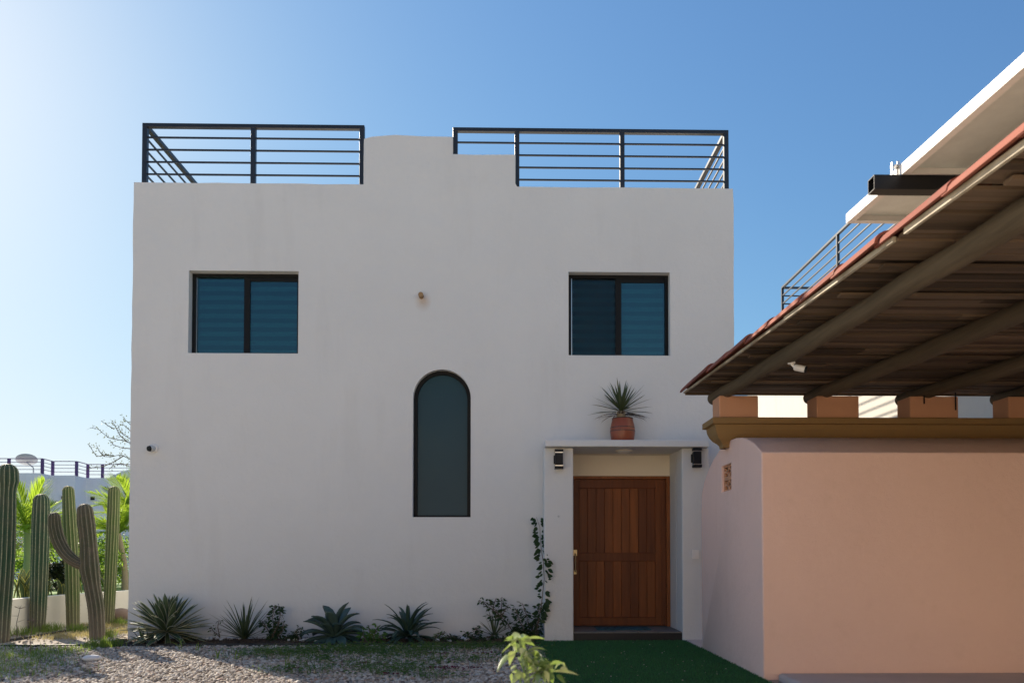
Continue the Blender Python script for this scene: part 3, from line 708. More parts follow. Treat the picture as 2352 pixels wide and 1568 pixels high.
# vent opening in the end wall
vY1 = PXL / ((ray(1657, 1097).x) / (ray(1657, 1097).y)); vY0 = PXL / ((ray(1679, 1097).x) / (ray(1679, 1097).y))
vZ1 = at(1668, 1067, (vY0 + vY1) / 2).z; vZ0 = at(1668, 1127, (vY0 + vY1) / 2).z
o_ = slab([[(yy, z) for yy, z in reversed(prof)], rect(vY0, vY1, vZ0, vZ1)], 0, .12)
b = MB()
for x, y, z in o_.v: b.vert((PXL + y, x, z))           # turn the slab into the end wall: its face and the sides of the vent opening
n_out = len(prof); nv = n_out + 4
b.f = [tuple(reversed(f_)) for f_ in o_.f if all(i < nv for i in f_) or (len(f_) == 4 and all(n_out <= i % nv for i in f_))]
XE = 12.0; i0 = list(range(n_out - 1, -1, -1)); i1 = [b.vert((XE, yy, z)) for yy, z in prof]
for k in range(len(prof) - 1): b.f.append((i0[k], i1[k], i1[k + 1], i0[k + 1]))
b.f.append(tuple(reversed(i1)))
b.build('wall', M['pink'], PB, smooth=35, bevel=.012)
# pierced vent block: two square tiles, each a frame with crossed ribs round a small diamond
b = MB(); xx = PXL + .03; hY = (vY1 - vY0); hZ = (vZ1 - vZ0) / 2; tk = .03
for s_ in (0, 1):
    z0 = vZ0 + hZ * s_ + .0015; z1 = z0 + hZ - .003; ya, yb = vY0 + .0015, vY1 - .0015; f_ = .028; cy_, cz_ = (ya + yb) / 2, (z0 + z1) / 2
    b.box(xx, xx + tk, ya, ya + f_, z0, z1); b.box(xx, xx + tk, yb - f_, yb, z0, z1); b.box(xx, xx + tk, ya + f_, yb - f_, z0, z0 + f_ * .7); b.box(xx, xx + tk, ya + f_, yb - f_, z1 - f_ * .7, z1)
    dm = [(cy_ - .075, cz_), (cy_, cz_ - .06), (cy_ + .075, cz_), (cy_, cz_ + .06)]
    for k in range(4): b.bar((xx + .014, *dm[k]), (xx + .014, *dm[(k + 1) % 4]), .024, .02, (1, 0, 0))
    for (q_, t_) in ((dm[0], (ya + f_, cz_)), (dm[2], (yb - f_, cz_)), (dm[1], (cy_, z0 + f_ * .7)), (dm[3], (cy_, z1 - f_ * .7))): b.bar((xx + .014, *q_), (xx + .014, *t_), .024, .022, (1, 0, 0))
b.build('vent_block', M['pier'], PB)
b = MB(); b.box(PXL + .09, PXL + .10, vY0 - .1, vY1 + .1, vZ0 - .1, vZ1 + .1); b.build('vent_shade_sheet', M['black'], PB)  # black sheet paints in the shade behind the vent openings
# cornice: a moulding mitred round the corner (offset out, height)
cp = [(.0, 2.44), (.03, 2.44), (.035, 2.475), (.055, 2.50), (.095, 2.535), (.125, 2.58), (.145, 2.63), (.152, 2.67), (.152, 2.684), (.190, 2.692), (.190, 2.755), (.180, 2.762), (0, 2.762)]
b = MB(); y0, y1, x0 = 8.86, 8.96, 2.462; rings = []
for off, z in cp:
    rings.append([b.vert(p) for p in ((XE, y0 - off, z), (x0 - off, y0 - off, z), (x0 - off, y1 + off, z), (XE, y1 + off, z))])
for k in range(len(rings) - 1):
    for q in range(3): b.f.append((rings[k][q], rings[k + 1][q], rings[k + 1][q + 1], rings[k][q + 1]))
b.f.append((rings[-1][0], rings[-1][3], rings[-1][2], rings[-1][1]))
b.build('cornice', M['ochre'], PB, bevel=.004)
PIERS = [(2.368, 2.811), (3.476, 3.957), (4.539, 5.093), (5.668, 6.18), (6.79, 7.3), (7.91, 8.42), (9.03, 9.54)]
for x0, x1_ in PIERS:
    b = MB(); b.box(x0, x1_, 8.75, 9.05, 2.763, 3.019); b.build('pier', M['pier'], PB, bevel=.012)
for px in (2122, 2194):
    p = at(px, 900, 8.74); b = MB(); b.tube([(p.x, 8.735, 2.86 if px > 2150 else 2.93), (p.x, 8.735, 3.06)], .007, 6); b.build('iron_rod', M['black'], PB)

# ================================================================== carport roof on the piers
SL = .042
def pz(Y): return 3.096 - SL * (9.3 - Y)               # axis of the poles
CP = thing('carport_roof', (5.5, 6, 2.98), 'carport roof of round poles and boards edged with clay tiles', 'carport roof')
PXS = [2.464, 3.594, 4.755, 5.896, 7.03, 8.15, 9.28]
for i, x in enumerate(PXS):
    b = MB(); r_ = random.Random(i + 20); pts = []; rad = []; 
    e_ = 9.32 + r_.uniform(-.05, .05)
    for k in range(16):
        yy = e_ - (e_ - 1.6) * k / 15; pts.append((x + r_.uniform(-.008, .008), yy, pz(yy) + r_.uniform(-.006, .006))); rad.append(.074 + r_.uniform(-.004, .004))
    pts.insert(0, (pts[0][0], pts[0][1] + .015, pts[0][2])); rad.insert(0, .058); b.tint = r_.random()
    b.tube(pts, rad, 18); b.build('pole', M['pole'], CP, smooth=40)
RX0, RX1, RY0, RY1 = 2.14, 9.7, 1.7, 9.52
def rz_(Y): return pz(Y) + .080
b = MB(); yy = RY0; r_ = random.Random(2)
while yy < RY1 - .02:
    wv = r_.choice((.07, .09, .10, .12)); ye = min(yy + wv, RY1); xa = RX0 + .012 + r_.uniform(-.004, .004); cuts = [xa] + sorted(r_.uniform(3, 9) for _ in range(2)) + [RX1]
    for c0, c1 in zip(cuts, cuts[1:]):
        dz = r_.uniform(0, .026); b.tint = r_.random(); k0 = len(b.v)
        b.box(c0, c1 - .003, yy, ye - .010, 0, .02)
        for q in range(k0, len(b.v)):
            X_, Y_, Z_ = b.v[q]; b.v[q] = (X_, Y_, Z_ + rz_(Y_) + dz)
    yy = ye
b.build('ceiling_boards', M['board'], CP)
b = MB()
for yb_ in (8.55, 7.2, 5.95, 5.2, 4.6, 3.4, 2.5):
    b.tint = r_.random(); b.box(RX0 + .1, RX1, yb_, yb_ + .07, rz_(yb_) - .018, rz_(yb_) - .001)
b.build('batten', M['board'], CP)
b = MB(); b.bar((RX0, RY0, rz_(RY0) + .024), (RX0, 4.15, rz_(4.15) + .024), .02, .034); b.bar((RX0, 4.27, rz_(4.27) + .024), (RX0, 6.0, rz_(6.0) + .024), .02, .03); b.bar((RX0 + .006, 6.02, rz_(6.02) + .02), (RX0 + .006, RY1, rz_(RY1) + .02), .02, .022); b.build('edge_strip', M['ply'], CP)
b = MB(); b.bar((RX0, RY0 + 3, rz_(RY0 + 3) + .035), (RX0, RY1, rz_(RY1) + .035), .022, .02); b = MB()
b.bar((RX0 + .02, RY1 + .012, rz_(RY1) + .02), (RX1, RY1 + .012, rz_(RY1) + .02), .022, .05); b.build('fascia', M['board'], CP)
# clay tiles: covers along the rake and rows over the deck
def tile(b, x, ya, yb, z0, z1, r0, r1, dirx=0, flip=1, n=9, th=.02, flat=.8):
    vs = []
    for (yy, z, r) in ((ya, z0, r0), (yb, z1, r1)):
        for rr in (r, r - th):
            vs.append([b.vert((x + rr * math.cos(math.pi * k / (n - 1)), yy, z + flip * rr * math.sin(math.pi * k / (n - 1)) * flat)) for k in range(n)])
    A, Bi, C, Di = vs
    for k in range(n - 1):
        b.f += [(A[k], A[k + 1], C[k + 1], C[k]), (Bi[k + 1], Bi[k], Di[k], Di[k + 1]), (A[k + 1], A[k], Bi[k], Bi[k + 1]), (C[k], C[k + 1], Di[k + 1], Di[k])]
    b.f += [(A[0], C[0], Di[0], Bi[0]), (A[-1], Bi[-1], Di[-1], C[-1])]
b = MB(); r_ = random.Random(9); col = 0; x = RX0 + .045
yy = RY1 + .06
while yy > RY0:
    b.tint = r_.random(); L = r_.uniform(.62, .8); dz = r_.uniform(-.004, .006); gap = 0
    if abs(yy - 6.1) < .25: gap = .03
    tile(b, x - .005 + r_.uniform(-.008, .008), yy, yy - L, rz_(yy) + .034 + dz, rz_(yy - L) + .046 + dz, .082, .092, flat=.84); yy -= L - .05
b.build('rake_tiles', M['tile'], CP, smooth=50)
b = MB()
for c_ in range(34):
    x = RX0 + .20 + c_ * .21; yy = RY1 + .05
    while yy > RY0:
        b.tint = r_.random(); tile(b, x, yy, yy - .48, rz_(yy) + .062, rz_(yy - .48) + .078, .085, .10, n=6); tile(b, x + .105, yy, yy - .48, rz_(yy) + .105, rz_(yy - .48) + .12, .06, .07, flip=-1, n=5); yy -= .44
b.build('roof_tiles', M['field_tile'], CP, smooth=50)
for x in (2.70, 6.0, 9.3):
    b = MB(); b.tube([(x, 1.95, .068), (x, 1.95, pz(1.95) - .07)], .085, 14); b.build('post', M['pole'], CP, smooth=40)

# security camera on the first pole
yc = 6.8; p = Vector((2.48, yc, pz(yc) - .074)); t = thing('security_camera', p, 'white bullet security camera hanging under the carport pole', 'security camera')
b = MB(); b.lathe([(.028, -.014), (.032, -.010), (.032, .004)], p, 16); b.tube([p + Vector((0, 0, -.01)), p + Vector((.02, -.01, -.04))], .012, 8); b.build('mount', M['plastic'], t, smooth=40)
q = p + Vector((.03, -.01, -.045)); d_ = Vector((.80, -.45, -.30)).normalized()
b = MB(); b.tube([q - d_ * .012, q, q + d_ * .085], [.018, .029, .029], 18); b.build('body', M['plastic'], t, smooth=40)
b = MB(); b.tube([q + d_ * .0855, q + d_ * .100, q + d_ * .102], [.028, .028, .016], 18); b.build('lens', M['black'], t, smooth=40)

# solar panels and their bar
def sz(Y): return 3.433 + .0414 * (Y - 3.328)
SX = 2.25
def panel(ya, yb, label):
    t = thing('solar_panel', (SX + .85, (ya + yb) / 2, sz((ya + yb) / 2)), label, 'solar panel', 'solar panels over the carport roof')
    b = MB()
    def sb(x0, x1, y0, y1, d0, d1):
        k0 = len(b.v); b.box(x0, x1, y0, y1, d0, d1)
        for i in range(k0, len(b.v)): X_, Y_, Z_ = b.v[i]; b.v[i] = (X_, Y_, Z_ + sz(Y_))
    sb(SX, SX + .012, ya, yb, -.062, 0); sb(SX + 1.69, SX + 1.70, ya, yb, -.062, 0); sb(SX + .0125, SX + 1.689, ya, ya + .012, -.062, 0); sb(SX + .0125, SX + 1.689, yb - .012, yb, -.062, 0)
    sb(SX + .0125, SX + .045, ya + .013, yb - .013, -.062, -.059); sb(SX + .046, SX + 1.65, yb - .045, yb - .013, -.062, -.059); sb(SX + .046, SX + 1.65, ya + .013, ya + .045, -.062, -.059)
    b.build('frame', M['alu'], t)
    b = MB(); sb(SX + .013, SX + 1.688, ya + .013, yb - .013, -.012, -.008); b.build('backsheet', M['panel_back'], t)
    b = MB(); sb(SX + .013, SX + 1.688, ya + .013, yb - .013, -.006, -.002); b.build('cells', M['cell'], t)
panel(4.455, 5.139, 'short white framed solar panel at the far end of the black bar'); panel(2.35, 4.43, 'long white framed solar panel rising to the photo edge')
b = MB(); zt = sz(4.44) - .064; xe = 2.092
for (y0, y1, z0, z1) in ((4.40, 4.48, zt - .084, zt - .079), (4.40, 4.48, zt - .005, zt), (4.40, 4.405, zt - .0789, zt - .0051), (4.475, 4.48, zt - .0789, zt - .0051)): b.box(xe, 6.0, y0, y1, z0, z1)
for x in (3.3, 5.4): b.box(x, x + .05, 4.415, 4.465, rz_(4.44) + .05, zt - .085)
tag(b.build('mounting_bar', M['black']), 'black square hollow bar under the solar panels', 'bar')
p = Vector((SX - .006, 4.442, sz(4.442))); t = thing('panel_clamp', p, 'small steel clamp between the two solar panels', 'clamp')
b = MB(); b.box(p.x - .02, p.x + .05, p.y - .022, p.y + .026, p.z + .002, p.z + .008); b.box(p.x - .03, p.x - .022, p.y - .01, p.y + .014, p.z - .05, p.z + .03); b.build('bracket', M['chrome'], t, bevel=.002)
b = MB(); b.tube([(p.x + .01, p.y, p.z + .006), (p.x + .01, p.y, p.z + .035)], .008, 6); b.tube([(p.x + .01, p.y, p.z + .009), (p.x + .01, p.y, p.z + .018)], .014, 6); b.build('bolt', M['chrome'], t)

# ================================================================== neighbouring white house behind the carport
NX = round(AX(1797, 661, 19.6), 3) - .06; NB = thing('neighbour_house', (NX + 4, 16, 0), 'white house with roof railing behind the carport', 'house')
b = MB(); b.box(NX, NX + 9, 4.5, 22.4, 0, 6.85); b.build('wall', M['neighbour_wall'], NB, bevel=.02)
ztn = AZ(1797, 661, 19.6)
b = MB(); xq = NX + .06; b.bar((xq, 19.6, ztn), (xq, 13.4, ztn), .06, .045); b.bar((xq + .03, 19.6, ztn), (xq + 5, 19.6, ztn), .06, .045); rn = b.build('railing', M['rail_paint'], NB)
for yy in (19.6, 16.25, 13.43): post((xq, yy, 6.84, ztn - .022), rn, .06)
post((xq + 2.5, 19.6, 6.84, ztn - .022), rn, .06); post((xq + 5, 19.6, 6.84, ztn - .022), rn, .06)
for k in range(1, 5):
    z = ztn - k * .205; rail((xq, 19.57, z), (xq, 13.46, z), rn, .014); rail((xq + .031, 19.6, z), (xq + 4.97, 19.6, z), rn, .014)

# ================================================================== far white house on the left
FH = thing('far_white_house', (-22, 38, 0), 'low white house with purple railing beyond the palms', 'house')
zp = 4.66; ztf = 5.29; YA, YB_, YC = 34.0, 35.0, 36.2
pth = [(AX(-60, 1090, YA), YA), (AX(94, 1090, YA), YA), (AX(118, 1094, YB_), YB_), (AX(173, 1094, YB_), YB_), (AX(199, 1098, YC), YC), (AX(236, 1098, YC), YC)]
b = MB(); P2 = pth + [(-10, YC), (-10, 44), (-34, 44), (-34, YA)]
lo = [b.vert((x, y_, 0)) for x, y_ in P2]; hi = [b.vert((x, y_, zp)) for x, y_ in P2]
for k in range(len(P2)): q = (k + 1) % len(P2); b.f.append((lo[k], lo[q], hi[q], hi[k]))
b.f.append(tuple(hi))
cx0 = AX(249, 1090, YC); pr = [(cx0, 4.6)] + [(cx0 + .1 + 1.2 * u, 4.72 + .36 * math.sin(u * math.pi / 2)) for u in (0, .2, .4, .6, .8, 1)] + [(cx0 + 4, 5.1), (cx0 + 4, 4.6)]
a_ = [b.vert((x, YC - .03, z)) for x, z in pr]; c_ = [b.vert((x, YC + .3, z)) for x, z in pr]; b.f.append(tuple(reversed(a_))); b.f.append(tuple(c_))
for k in range(len(pr)): q = (k + 1) % len(pr); b.f.append((a_[k], c_[k], c_[q], a_[q]))
b.build('wall', M['far_wall'], FH)
for (pa, pb, ya, yb) in ((138, 158, 1137, 1148), (205, 224, 1138, 1150)):
    YY = YB_ if pa < 173 else YC; x0, x1_, z1, z0 = AX(pa, ya, YY), AX(pb, ya, YY), AZ(pa, ya, YY), AZ(pa, yb, YY)
    b = MB(); b.box(x0, x1_, YY - .05, YY + .02, z0, z1); wn = b.build('window', M['white'], FH); b = MB(); b.box(x0 + .08, x1_ - .1, YY - .055, YY - .051, z0 + .04, z1 - .04); b.build('pane', M['black'], wn)
b = MB(); pts = [(x, y_ + .1) for x, y_ in pth] + [(-14, YC + .1)]
for (p, q) in zip(pts, pts[1:]): b.bar((*p, ztf), (*q, ztf), .05, .03)
fr = b.build('railing', M['purple'], FH)
for k in (1, 2, 3):
    b = MB()
    for (p, q) in zip(pts, pts[1:]): b.bar((*p, ztf - k * .155), (*q, ztf - k * .155), .022, .022)
    b.build('rail', M['purple'], fr)
for (px, YY) in ((17, YA), (94, YA), (118, YB_), (173, YB_), (199, YC), (233, YC)):
    x = AX(px, 1080, YY); b = MB(); b.box(x - .05, x + .05, YY + .05, YY + .15, zp - .02, ztf); b.build('post', M['purple'], fr)
# satellite dish
c = at(61, 1061, 33.4 + 1.2); t = thing('satellite_dish', (c.x + .2, c.y, zp), 'grey satellite dish on the roof of the far white house', 'satellite dish')
b = MB(); ax = Vector((-.25, .45, .85)).normalized(); u_ = ax.orthogonal().normalized(); v2 = ax.cross(u_); R_ = .42; rings = []
for th in (0, .006):
    for k in range(5):
        r_ = R_ * (k + .02) / 4; rings.append([b.vert(c + (u_ * math.cos(a) + v2 * math.sin(a)) * r_ + ax * (.14 * (r_ / R_) ** 2 + th)) for a in [2 * math.pi * j / 24 for j in range(24)]])
for k in range(4):
    for j in range(24): b.f.append((rings[k][j], rings[k + 1][j], rings[k + 1][(j + 1) % 24], rings[k][(j + 1) % 24])); b.f.append((rings[5 + k][j], rings[5 + k][(j + 1) % 24], rings[6 + k][(j + 1) % 24], rings[6 + k][j]))
for j in range(24): b.f.append((rings[4][j], rings[9][j], rings[9][(j + 1) % 24], rings[4][(j + 1) % 24]))
b.build('reflector', M['grey_plastic'], t, smooth=60)
b = MB(); b.tube([(c.x + .25, c.y + .1, zp), (c.x + .25, c.y + .08, zp + .3), c - ax * .01], .03, 8); b.build('mast', M['grey_plastic'], t)
b = MB(); b.tube([c + v2 * -.1, c + ax * .35], .014, 6); b.build('feed_arm', M['grey_plastic'], t)

# ================================================================== the house across the street (unseen, added behind the camera for its warm bounce onto this side)
OH = thing('added_opposite_house', (0, -11, 0), 'unseen cream house added across the street for its warm bounce', 'house')
OY = -9.0
wins = [(-11, -9.4, 3.9, 5.1), (-6.6, -5.2, 3.9, 5.1), (-1.5, -.1, 3.9, 5.1), (4.0, 5.4, 3.9, 5.1), (9, 10.4, 3.9, 5.1), (-10.6, -9.2, 1.0, 2.3), (-2.2, -.4, 1.0, 2.3), (8.6, 10.0, 1.0, 2.3)]
dors = [(-6.4, -5.3, .0015, 2.2), (4.2, 5.3, .0015, 2.2)]
o_ = slab([[(-16, 0), (16, 0), (16, 6.3), (3, 6.3), (2.9, 6.9), (-2.9, 6.9), (-3, 6.3), (-16, 6.3)]] + [rect(*q) for q in wins + dors], OY - .25, OY)
o_.box(-16, -15.75, OY - 8, OY - .251, 0, 6.29); o_.box(15.75, 16, OY - 8, OY - .251, 0, 6.29); o_.box(-15.75, 15.75, OY - 8, OY - 7.75, 0, 6.29); o_.box(-15.74, 15.74, OY - 7.74, OY - .252, 5.6, 5.8)
o_.build('wall', M['warm_wall'], OH)
for q in wins:
    b = MB(); b.box(q[0], q[1], OY - .16, OY - .10, q[2], q[2] + .06); b.box(q[0], q[1], OY - .16, OY - .10, q[3] - .06, q[3]); b.box(q[0], q[0] + .06, OY - .16, OY - .10, q[2] + .061, q[3] - .061); b.box(q[1] - .06, q[1], OY - .16, OY - .10, q[2] + .061, q[3] - .061)
    xm_ = (q[0] + q[1]) / 2; b.box(xm_ - .03, xm_ + .03, OY - .16, OY - .10, q[2] + .061, q[3] - .061); wn = b.build('window', M['frame'], OH)
    b = MB(); b.box(q[0] + .05, q[1] - .05, OY - .14, OY - .135, q[2] + .05, q[3] - .05); b.build('pane', M['cell'], wn)
for q in dors:
    b = MB(); b.box(q[0] + .002, q[1] - .002, OY - .2, OY - .12, .02, q[3] - .002); b.build('door', M['door'], OH)

# ================================================================== garden on the left
# low curved wall with a terrace behind it
wp = [(-12.5, 10.9), (-9.0, 11.1), (-7.75, 11.35), (-7.60, 11.9), (-7.60, 12.6), (-7.52, 13.3), (-7.40, 14.0), (-7.22, 14.8), (-7.0, 15.6), (-6.2, 16.6)]
b = MB(); n_ = len(wp); HW = .535; rows = []
for i, p in enumerate(wp):
    a_ = Vector(wp[max(i - 1, 0)]); c_ = Vector(wp[min(i + 1, n_ - 1)]); d_ = (c_ - a_).normalized(); nn = Vector((-d_.y, d_.x)); o = Vector(p); q = o + nn * .14
    rows.append([b.vert((o.x, o.y, 0)), b.vert((o.x, o.y, HW)), b.vert((q.x, q.y, HW)), b.vert((q.x, q.y, 0))])
for r0, r1 in zip(rows, rows[1:]):
    for k in range(3): b.f.append((r0[k], r1[k], r1[k + 1], r0[k + 1]))
tag(b.build('garden_wall', M['garden_white'], bevel=.01), 'low curved white garden wall behind the cactuses', 'garden wall')
b = MB(); i_ = [b.vert((p[0] - .08, p[1] + .08, .47)) for p in wp] + [b.vert((-6.2, 23, .47)), b.vert((-40, 23, .47)), b.vert((-40, 11, .47))]
b.face(*i_); tag(b.build('terrace', M['lawn']), kind='structure')

def cactus(label, path, rad, mat, ribs=13, cap=True, arm=None, depth=.17, base=None):
    """path: points from foot to tip; rad: radius along it"""
    P0 = path[0]; t = thing('cactus', (P0[0], P0[1], 0), label, 'cactus', 'tall columnar cactuses')
    def column(path, rad, name, par, dome):
        pts = [Vector(p) for p in path]; L = [0]
        for a_, c_ in zip(pts, pts[1:]): L.append(L[-1] + (c_ - a_).length)
        m_ = 40; P = []; Rr = []; H = []
        for k in range(m_ + 1):
            s_ = L[-1] * k / m_; i = max(j for j in range(len(L)) if L[j] <= s_ + 1e-9); i = min(i, len(pts) - 2); u = (s_ - L[i]) / (L[i + 1] - L[i])
            p0, p1, p2, p3 = pts[max(i - 1, 0)], pts[i], pts[i + 1], pts[min(i + 2, len(pts) - 1)]
            P.append(.5 * ((2 * p1) + (p2 - p0) * u + (2 * p0 - 5 * p1 + 4 * p2 - p3) * u * u + (3 * p1 - p0 - 3 * p2 + p3) * u ** 3)); Rr.append(rad[i] * (1 - u) + rad[i + 1] * u)
        d_ = (P[-1] - P[-2]).normalized(); r0 = Rr[-1]; e_ = P[-1].copy()
        for k in range(1, 8):
            a_ = k / 7 * math.pi / 2; P.append(e_ + d_ * r0 * .95 * math.sin(a_)); Rr.append(max(.004, r0 * math.cos(a_)))
        b = MB(); n_ = ribs * 6
        def shp(k):
            u = (k % 6) / 6; e = abs(math.cos(math.pi * u)) ; return 1 - depth * (1 - e ** 1.2), e
        tot = len(P); k0 = 0
        b.tube(P, Rr, n_, True, shp)
        for i in range(tot):
            for k in range(n_): b.t[i * n_ + k] = i / tot if dome else .5
        o = b.build(name, M[mat], par, smooth=180)
        # spine clusters along the ribs
        s = MB(); r_ = random.Random(ribs)
        for i in range(2, tot - 1):
            for k in range(0, n_, 6):
                v_ = Vector(b.v[i * n_ + k]); c_ = P[i]; o_ = (v_ - c_).normalized()
                for _ in range(2):
                    q = v_ + (o_ + Vector((r_.uniform(-.9, .9), r_.uniform(-.9, .9), r_.uniform(-.7, .9)))).normalized() * .022
                    w_ = Vector((r_.uniform(-1, 1), r_.uniform(-1, 1), r_.uniform(-1, 1))) * .0016
                    s.f.append((s.vert(v_ - w_), s.vert(v_ + w_), s.vert(q)))
        s.build('spines', M['yucca_dry'] if 'brown' in mat else M['dry'], o)
        return o
    tr = column(path, rad, 'trunk', t, True)
    if arm: column(arm[0], arm[1], 'arm', t, False)
    return t
def pp(Y, *pts): return [at(x, y, Y) for x, y in pts]
def foot(p): return Vector((p.x, p.y, -.02))
Y1 = 11.1; c1 = pp(Y1, (3, 1400), (10, 1300), (14, 1200), (16, 1135), (17, 1118), (18, 1105), (18, 1085)); c1.insert(0, Vector((AX(-1, 1470, Y1), Y1, -.02)))
cactus('thick dark green cactus with a swollen head, leftmost of the row', c1, [.115, .122, .125, .122, .112, .115, .138, .132], 'cactus', 13)
Y2 = 12.6; c2 = pp(Y2, (88, 1400), (91, 1300), (94, 1200), (95, 1150)); c2.insert(0, Vector((AX(86, 1446, Y2), Y2, -.02)))
cactus('dark green cactus between the swollen headed one and the armed one', c2, [.10, .118, .128, .132, .118], 'cactus', 14)
Y3 = 13.15; c3 = pp(Y3, (167, 1380), (165, 1290), (160, 1200), (157, 1127)); c3.insert(0, Vector((AX(168, 1436, Y3), Y3, -.02)))
cactus('slender yellow green cactus standing behind the armed brown cactus', c3, [.095, .105, .108, .106, .088], 'cactus_light', 12)
Y4 = 11.5; c4 = pp(Y4, (221, 1400), (212, 1345), (206, 1305), (203, 1250), (198, 1200), (195, 1172)); c4.insert(0, Vector((AX(224, 1463, Y4), Y4, -.02)))
cactus('weathered brown cactus with one curved arm', c4, [.104, .108, .112, .134, .114, .118, .106], 'cactus_brown', 12,
       arm=(pp(Y4 - .02, (205, 1299), (185, 1295), (165, 1284), (147, 1265), (134, 1240), (127, 1213), (125, 1188)), [.06, .075, .085, .09, .092, .09, .08]))
Y5 = 13.7; c5 = pp(Y5, (252, 1370), (256, 1280), (260, 1190), (262, 1128)); c5.insert(0, Vector((AX(249, 1426, Y5), Y5, -.02)))
cactus('slender yellow green cactus nearest to the house corner', c5, [.085, .094, .100, .102, .096], 'cactus_light', 13)
# boulder
p = at(280, 1420, 14.3); bb = bmesh.new(); bmesh.ops.create_icosphere(bb, subdivisions=4, radius=1); b = MB(); r_ = random.Random(4)
ph = [(Vector((r_.uniform(-1, 1), r_.uniform(-1, 1), r_.uniform(-1, 1))).normalized(), r_.uniform(1.5, 4), r_.uniform(0, 6)) for _ in range(9)]
for v_ in bb.verts:
    k = 1 + sum(.025 * math.sin(v_.co.dot(d_) * f_ + o_) for d_, f_, o_ in ph); b.vert((p.x + v_.co.x * .21 * k, 14.3 + v_.co.y * .2 * k, .10 + v_.co.z * .145 * k))
b.f = [tuple(v_.index for v_ in f_.verts) for f_ in bb.faces]; bb.free()
tag(b.build('boulder', M['boulder'], smooth=180), 'rounded brown boulder at the foot of the garden wall', 'boulder')
# black edging strips
def edging(pts, label, h=.045):
    b = MB(); 
    for i in range(len(pts) - 1):
        b.bar((*pts[i], h / 2 - .01), (*pts[i + 1], h / 2 - .01), .035, h)
    tag(b.build('garden_edging', M['edging'], bevel=.006), label, 'garden edging', 'black garden edging strips')
edging([(.42, 10.62), (-1, 10.60), (-2.5, 10.585), (-4, 10.57), (-5.2, 10.55), (-6.4, 10.52), (-8.6, 10.45)], 'long black edging strip along the flower bed and gravel')
g0, g1, g2, g3, g4 = grd(0, 1475), grd(60, 1466), grd(140, 1452), grd(200, 1442), grd(280, 1431)
edging([(v_.x, v_.y) for v_ in (g0, g1, g2, g3, g4)], 'short curved black edging strip below the cactus row', .045)

# ------------------------------------------------------------------ palms and shrubs on the terrace
def palm(label, foot_, crown, trunk_r, fronds, L, leaflets=26, green=False, seed=0):
    t = thing('palm_tree', foot_, label, 'palm tree', 'small palms on the terrace'); r_ = random.Random(seed)
    f_, c_ = Vector(foot_), Vector(crown); mid = f_ * .5 + c_ * .5 + Vector((.05, 0, 0))
    b = MB(); b.tube([f_ - Vector((0, 0, .05)), f_ * .7 + c_ * .3 + Vector((.04, 0, 0)), mid, c_], [trunk_r * 1.2, trunk_r, trunk_r * .95, trunk_r * .8], 12); b.build('trunk', M['crownshaft' if green else 'trunk'], t, smooth=60)
    b = MB()
    for i in range(fronds):
        az = i * 2.4 + r_.uniform(-.3, .3); el = R(r_.uniform(12, 82)); l_ = L * r_.uniform(.8, 1.15); h = Vector((math.cos(az), math.sin(az), 0)); sag = r_.uniform(.25, .65) * (1.0 if el < 1 else .6)
        pts = []
        for k in range(10):
            u = k / 9; pts.append(c_ + h * (l_ * u * math.cos(el)) + Vector((0, 0, l_ * (u * math.sin(el) - sag * u * u * .8))))
        b.tint = .6; b.tube(pts, [.014 * (1 - .8 * k / 9) for k in range(10)], 5)
        for k in range(leaflets):
            u = .12 + .88 * k / leaflets; i0 = min(8, int(u * 9)); fr_ = u * 9 - i0; p = pts[i0].lerp(pts[i0 + 1], fr_); tg = (pts[i0 + 1] - pts[i0]).normalized()
            sdv = tg.cross(Vector((0, 0, 1))); sdv = sdv.normalized() if sdv.length > .05 else Vector((1, 0, 0))
            for s_ in (-1, 1):
                ll = l_ * .42 * math.sin(math.pi * (.18 + .75 * u)) * r_.uniform(.85, 1.1); b.tint = r_.random()
                tip = p + (sdv * s_ * .6 + tg * .9 + Vector((0, 0, r_.uniform(-.15, .2)))).normalized() * ll
                b.leaf(p, tip, .026, -.05, None, .3, 3, .3)
    b.build('crown', M['palm'], t, smooth=60); return t
palm('palm with broad bright fronds behind the two left cactuses', (AX(56, 1300, 15.6), 15.6, .47), (AX(62, 1215, 15.6), 15.6, AZ(62, 1215, 15.6)), .075, 20, 1.15, 30, True, 1)
palm('leaning palm beside the white house corner', (AX(287, 1350, 16.5), 16.5, .47), (AX(272, 1225, 16.5), 16.5, AZ(272, 1225, 16.5)), .06, 20, 1.1, 32, False, 2)
palm('palm showing yellowed low fronds behind the armed cactus', (AX(150, 1330, 18.5), 18.5, .47), (AX(150, 1262, 18.5), 18.5, AZ(150, 1262, 18.5)), .07, 16, 1.0, 40, False, 3)
palm('tall full palm half hidden by the house edge', (AX(312, 1330, 18.2), 18.2, .47), (AX(306, 1180, 18.2), 18.2, AZ(306, 1180, 18.2)), .07, 18, 1.2, 32, False, 6)

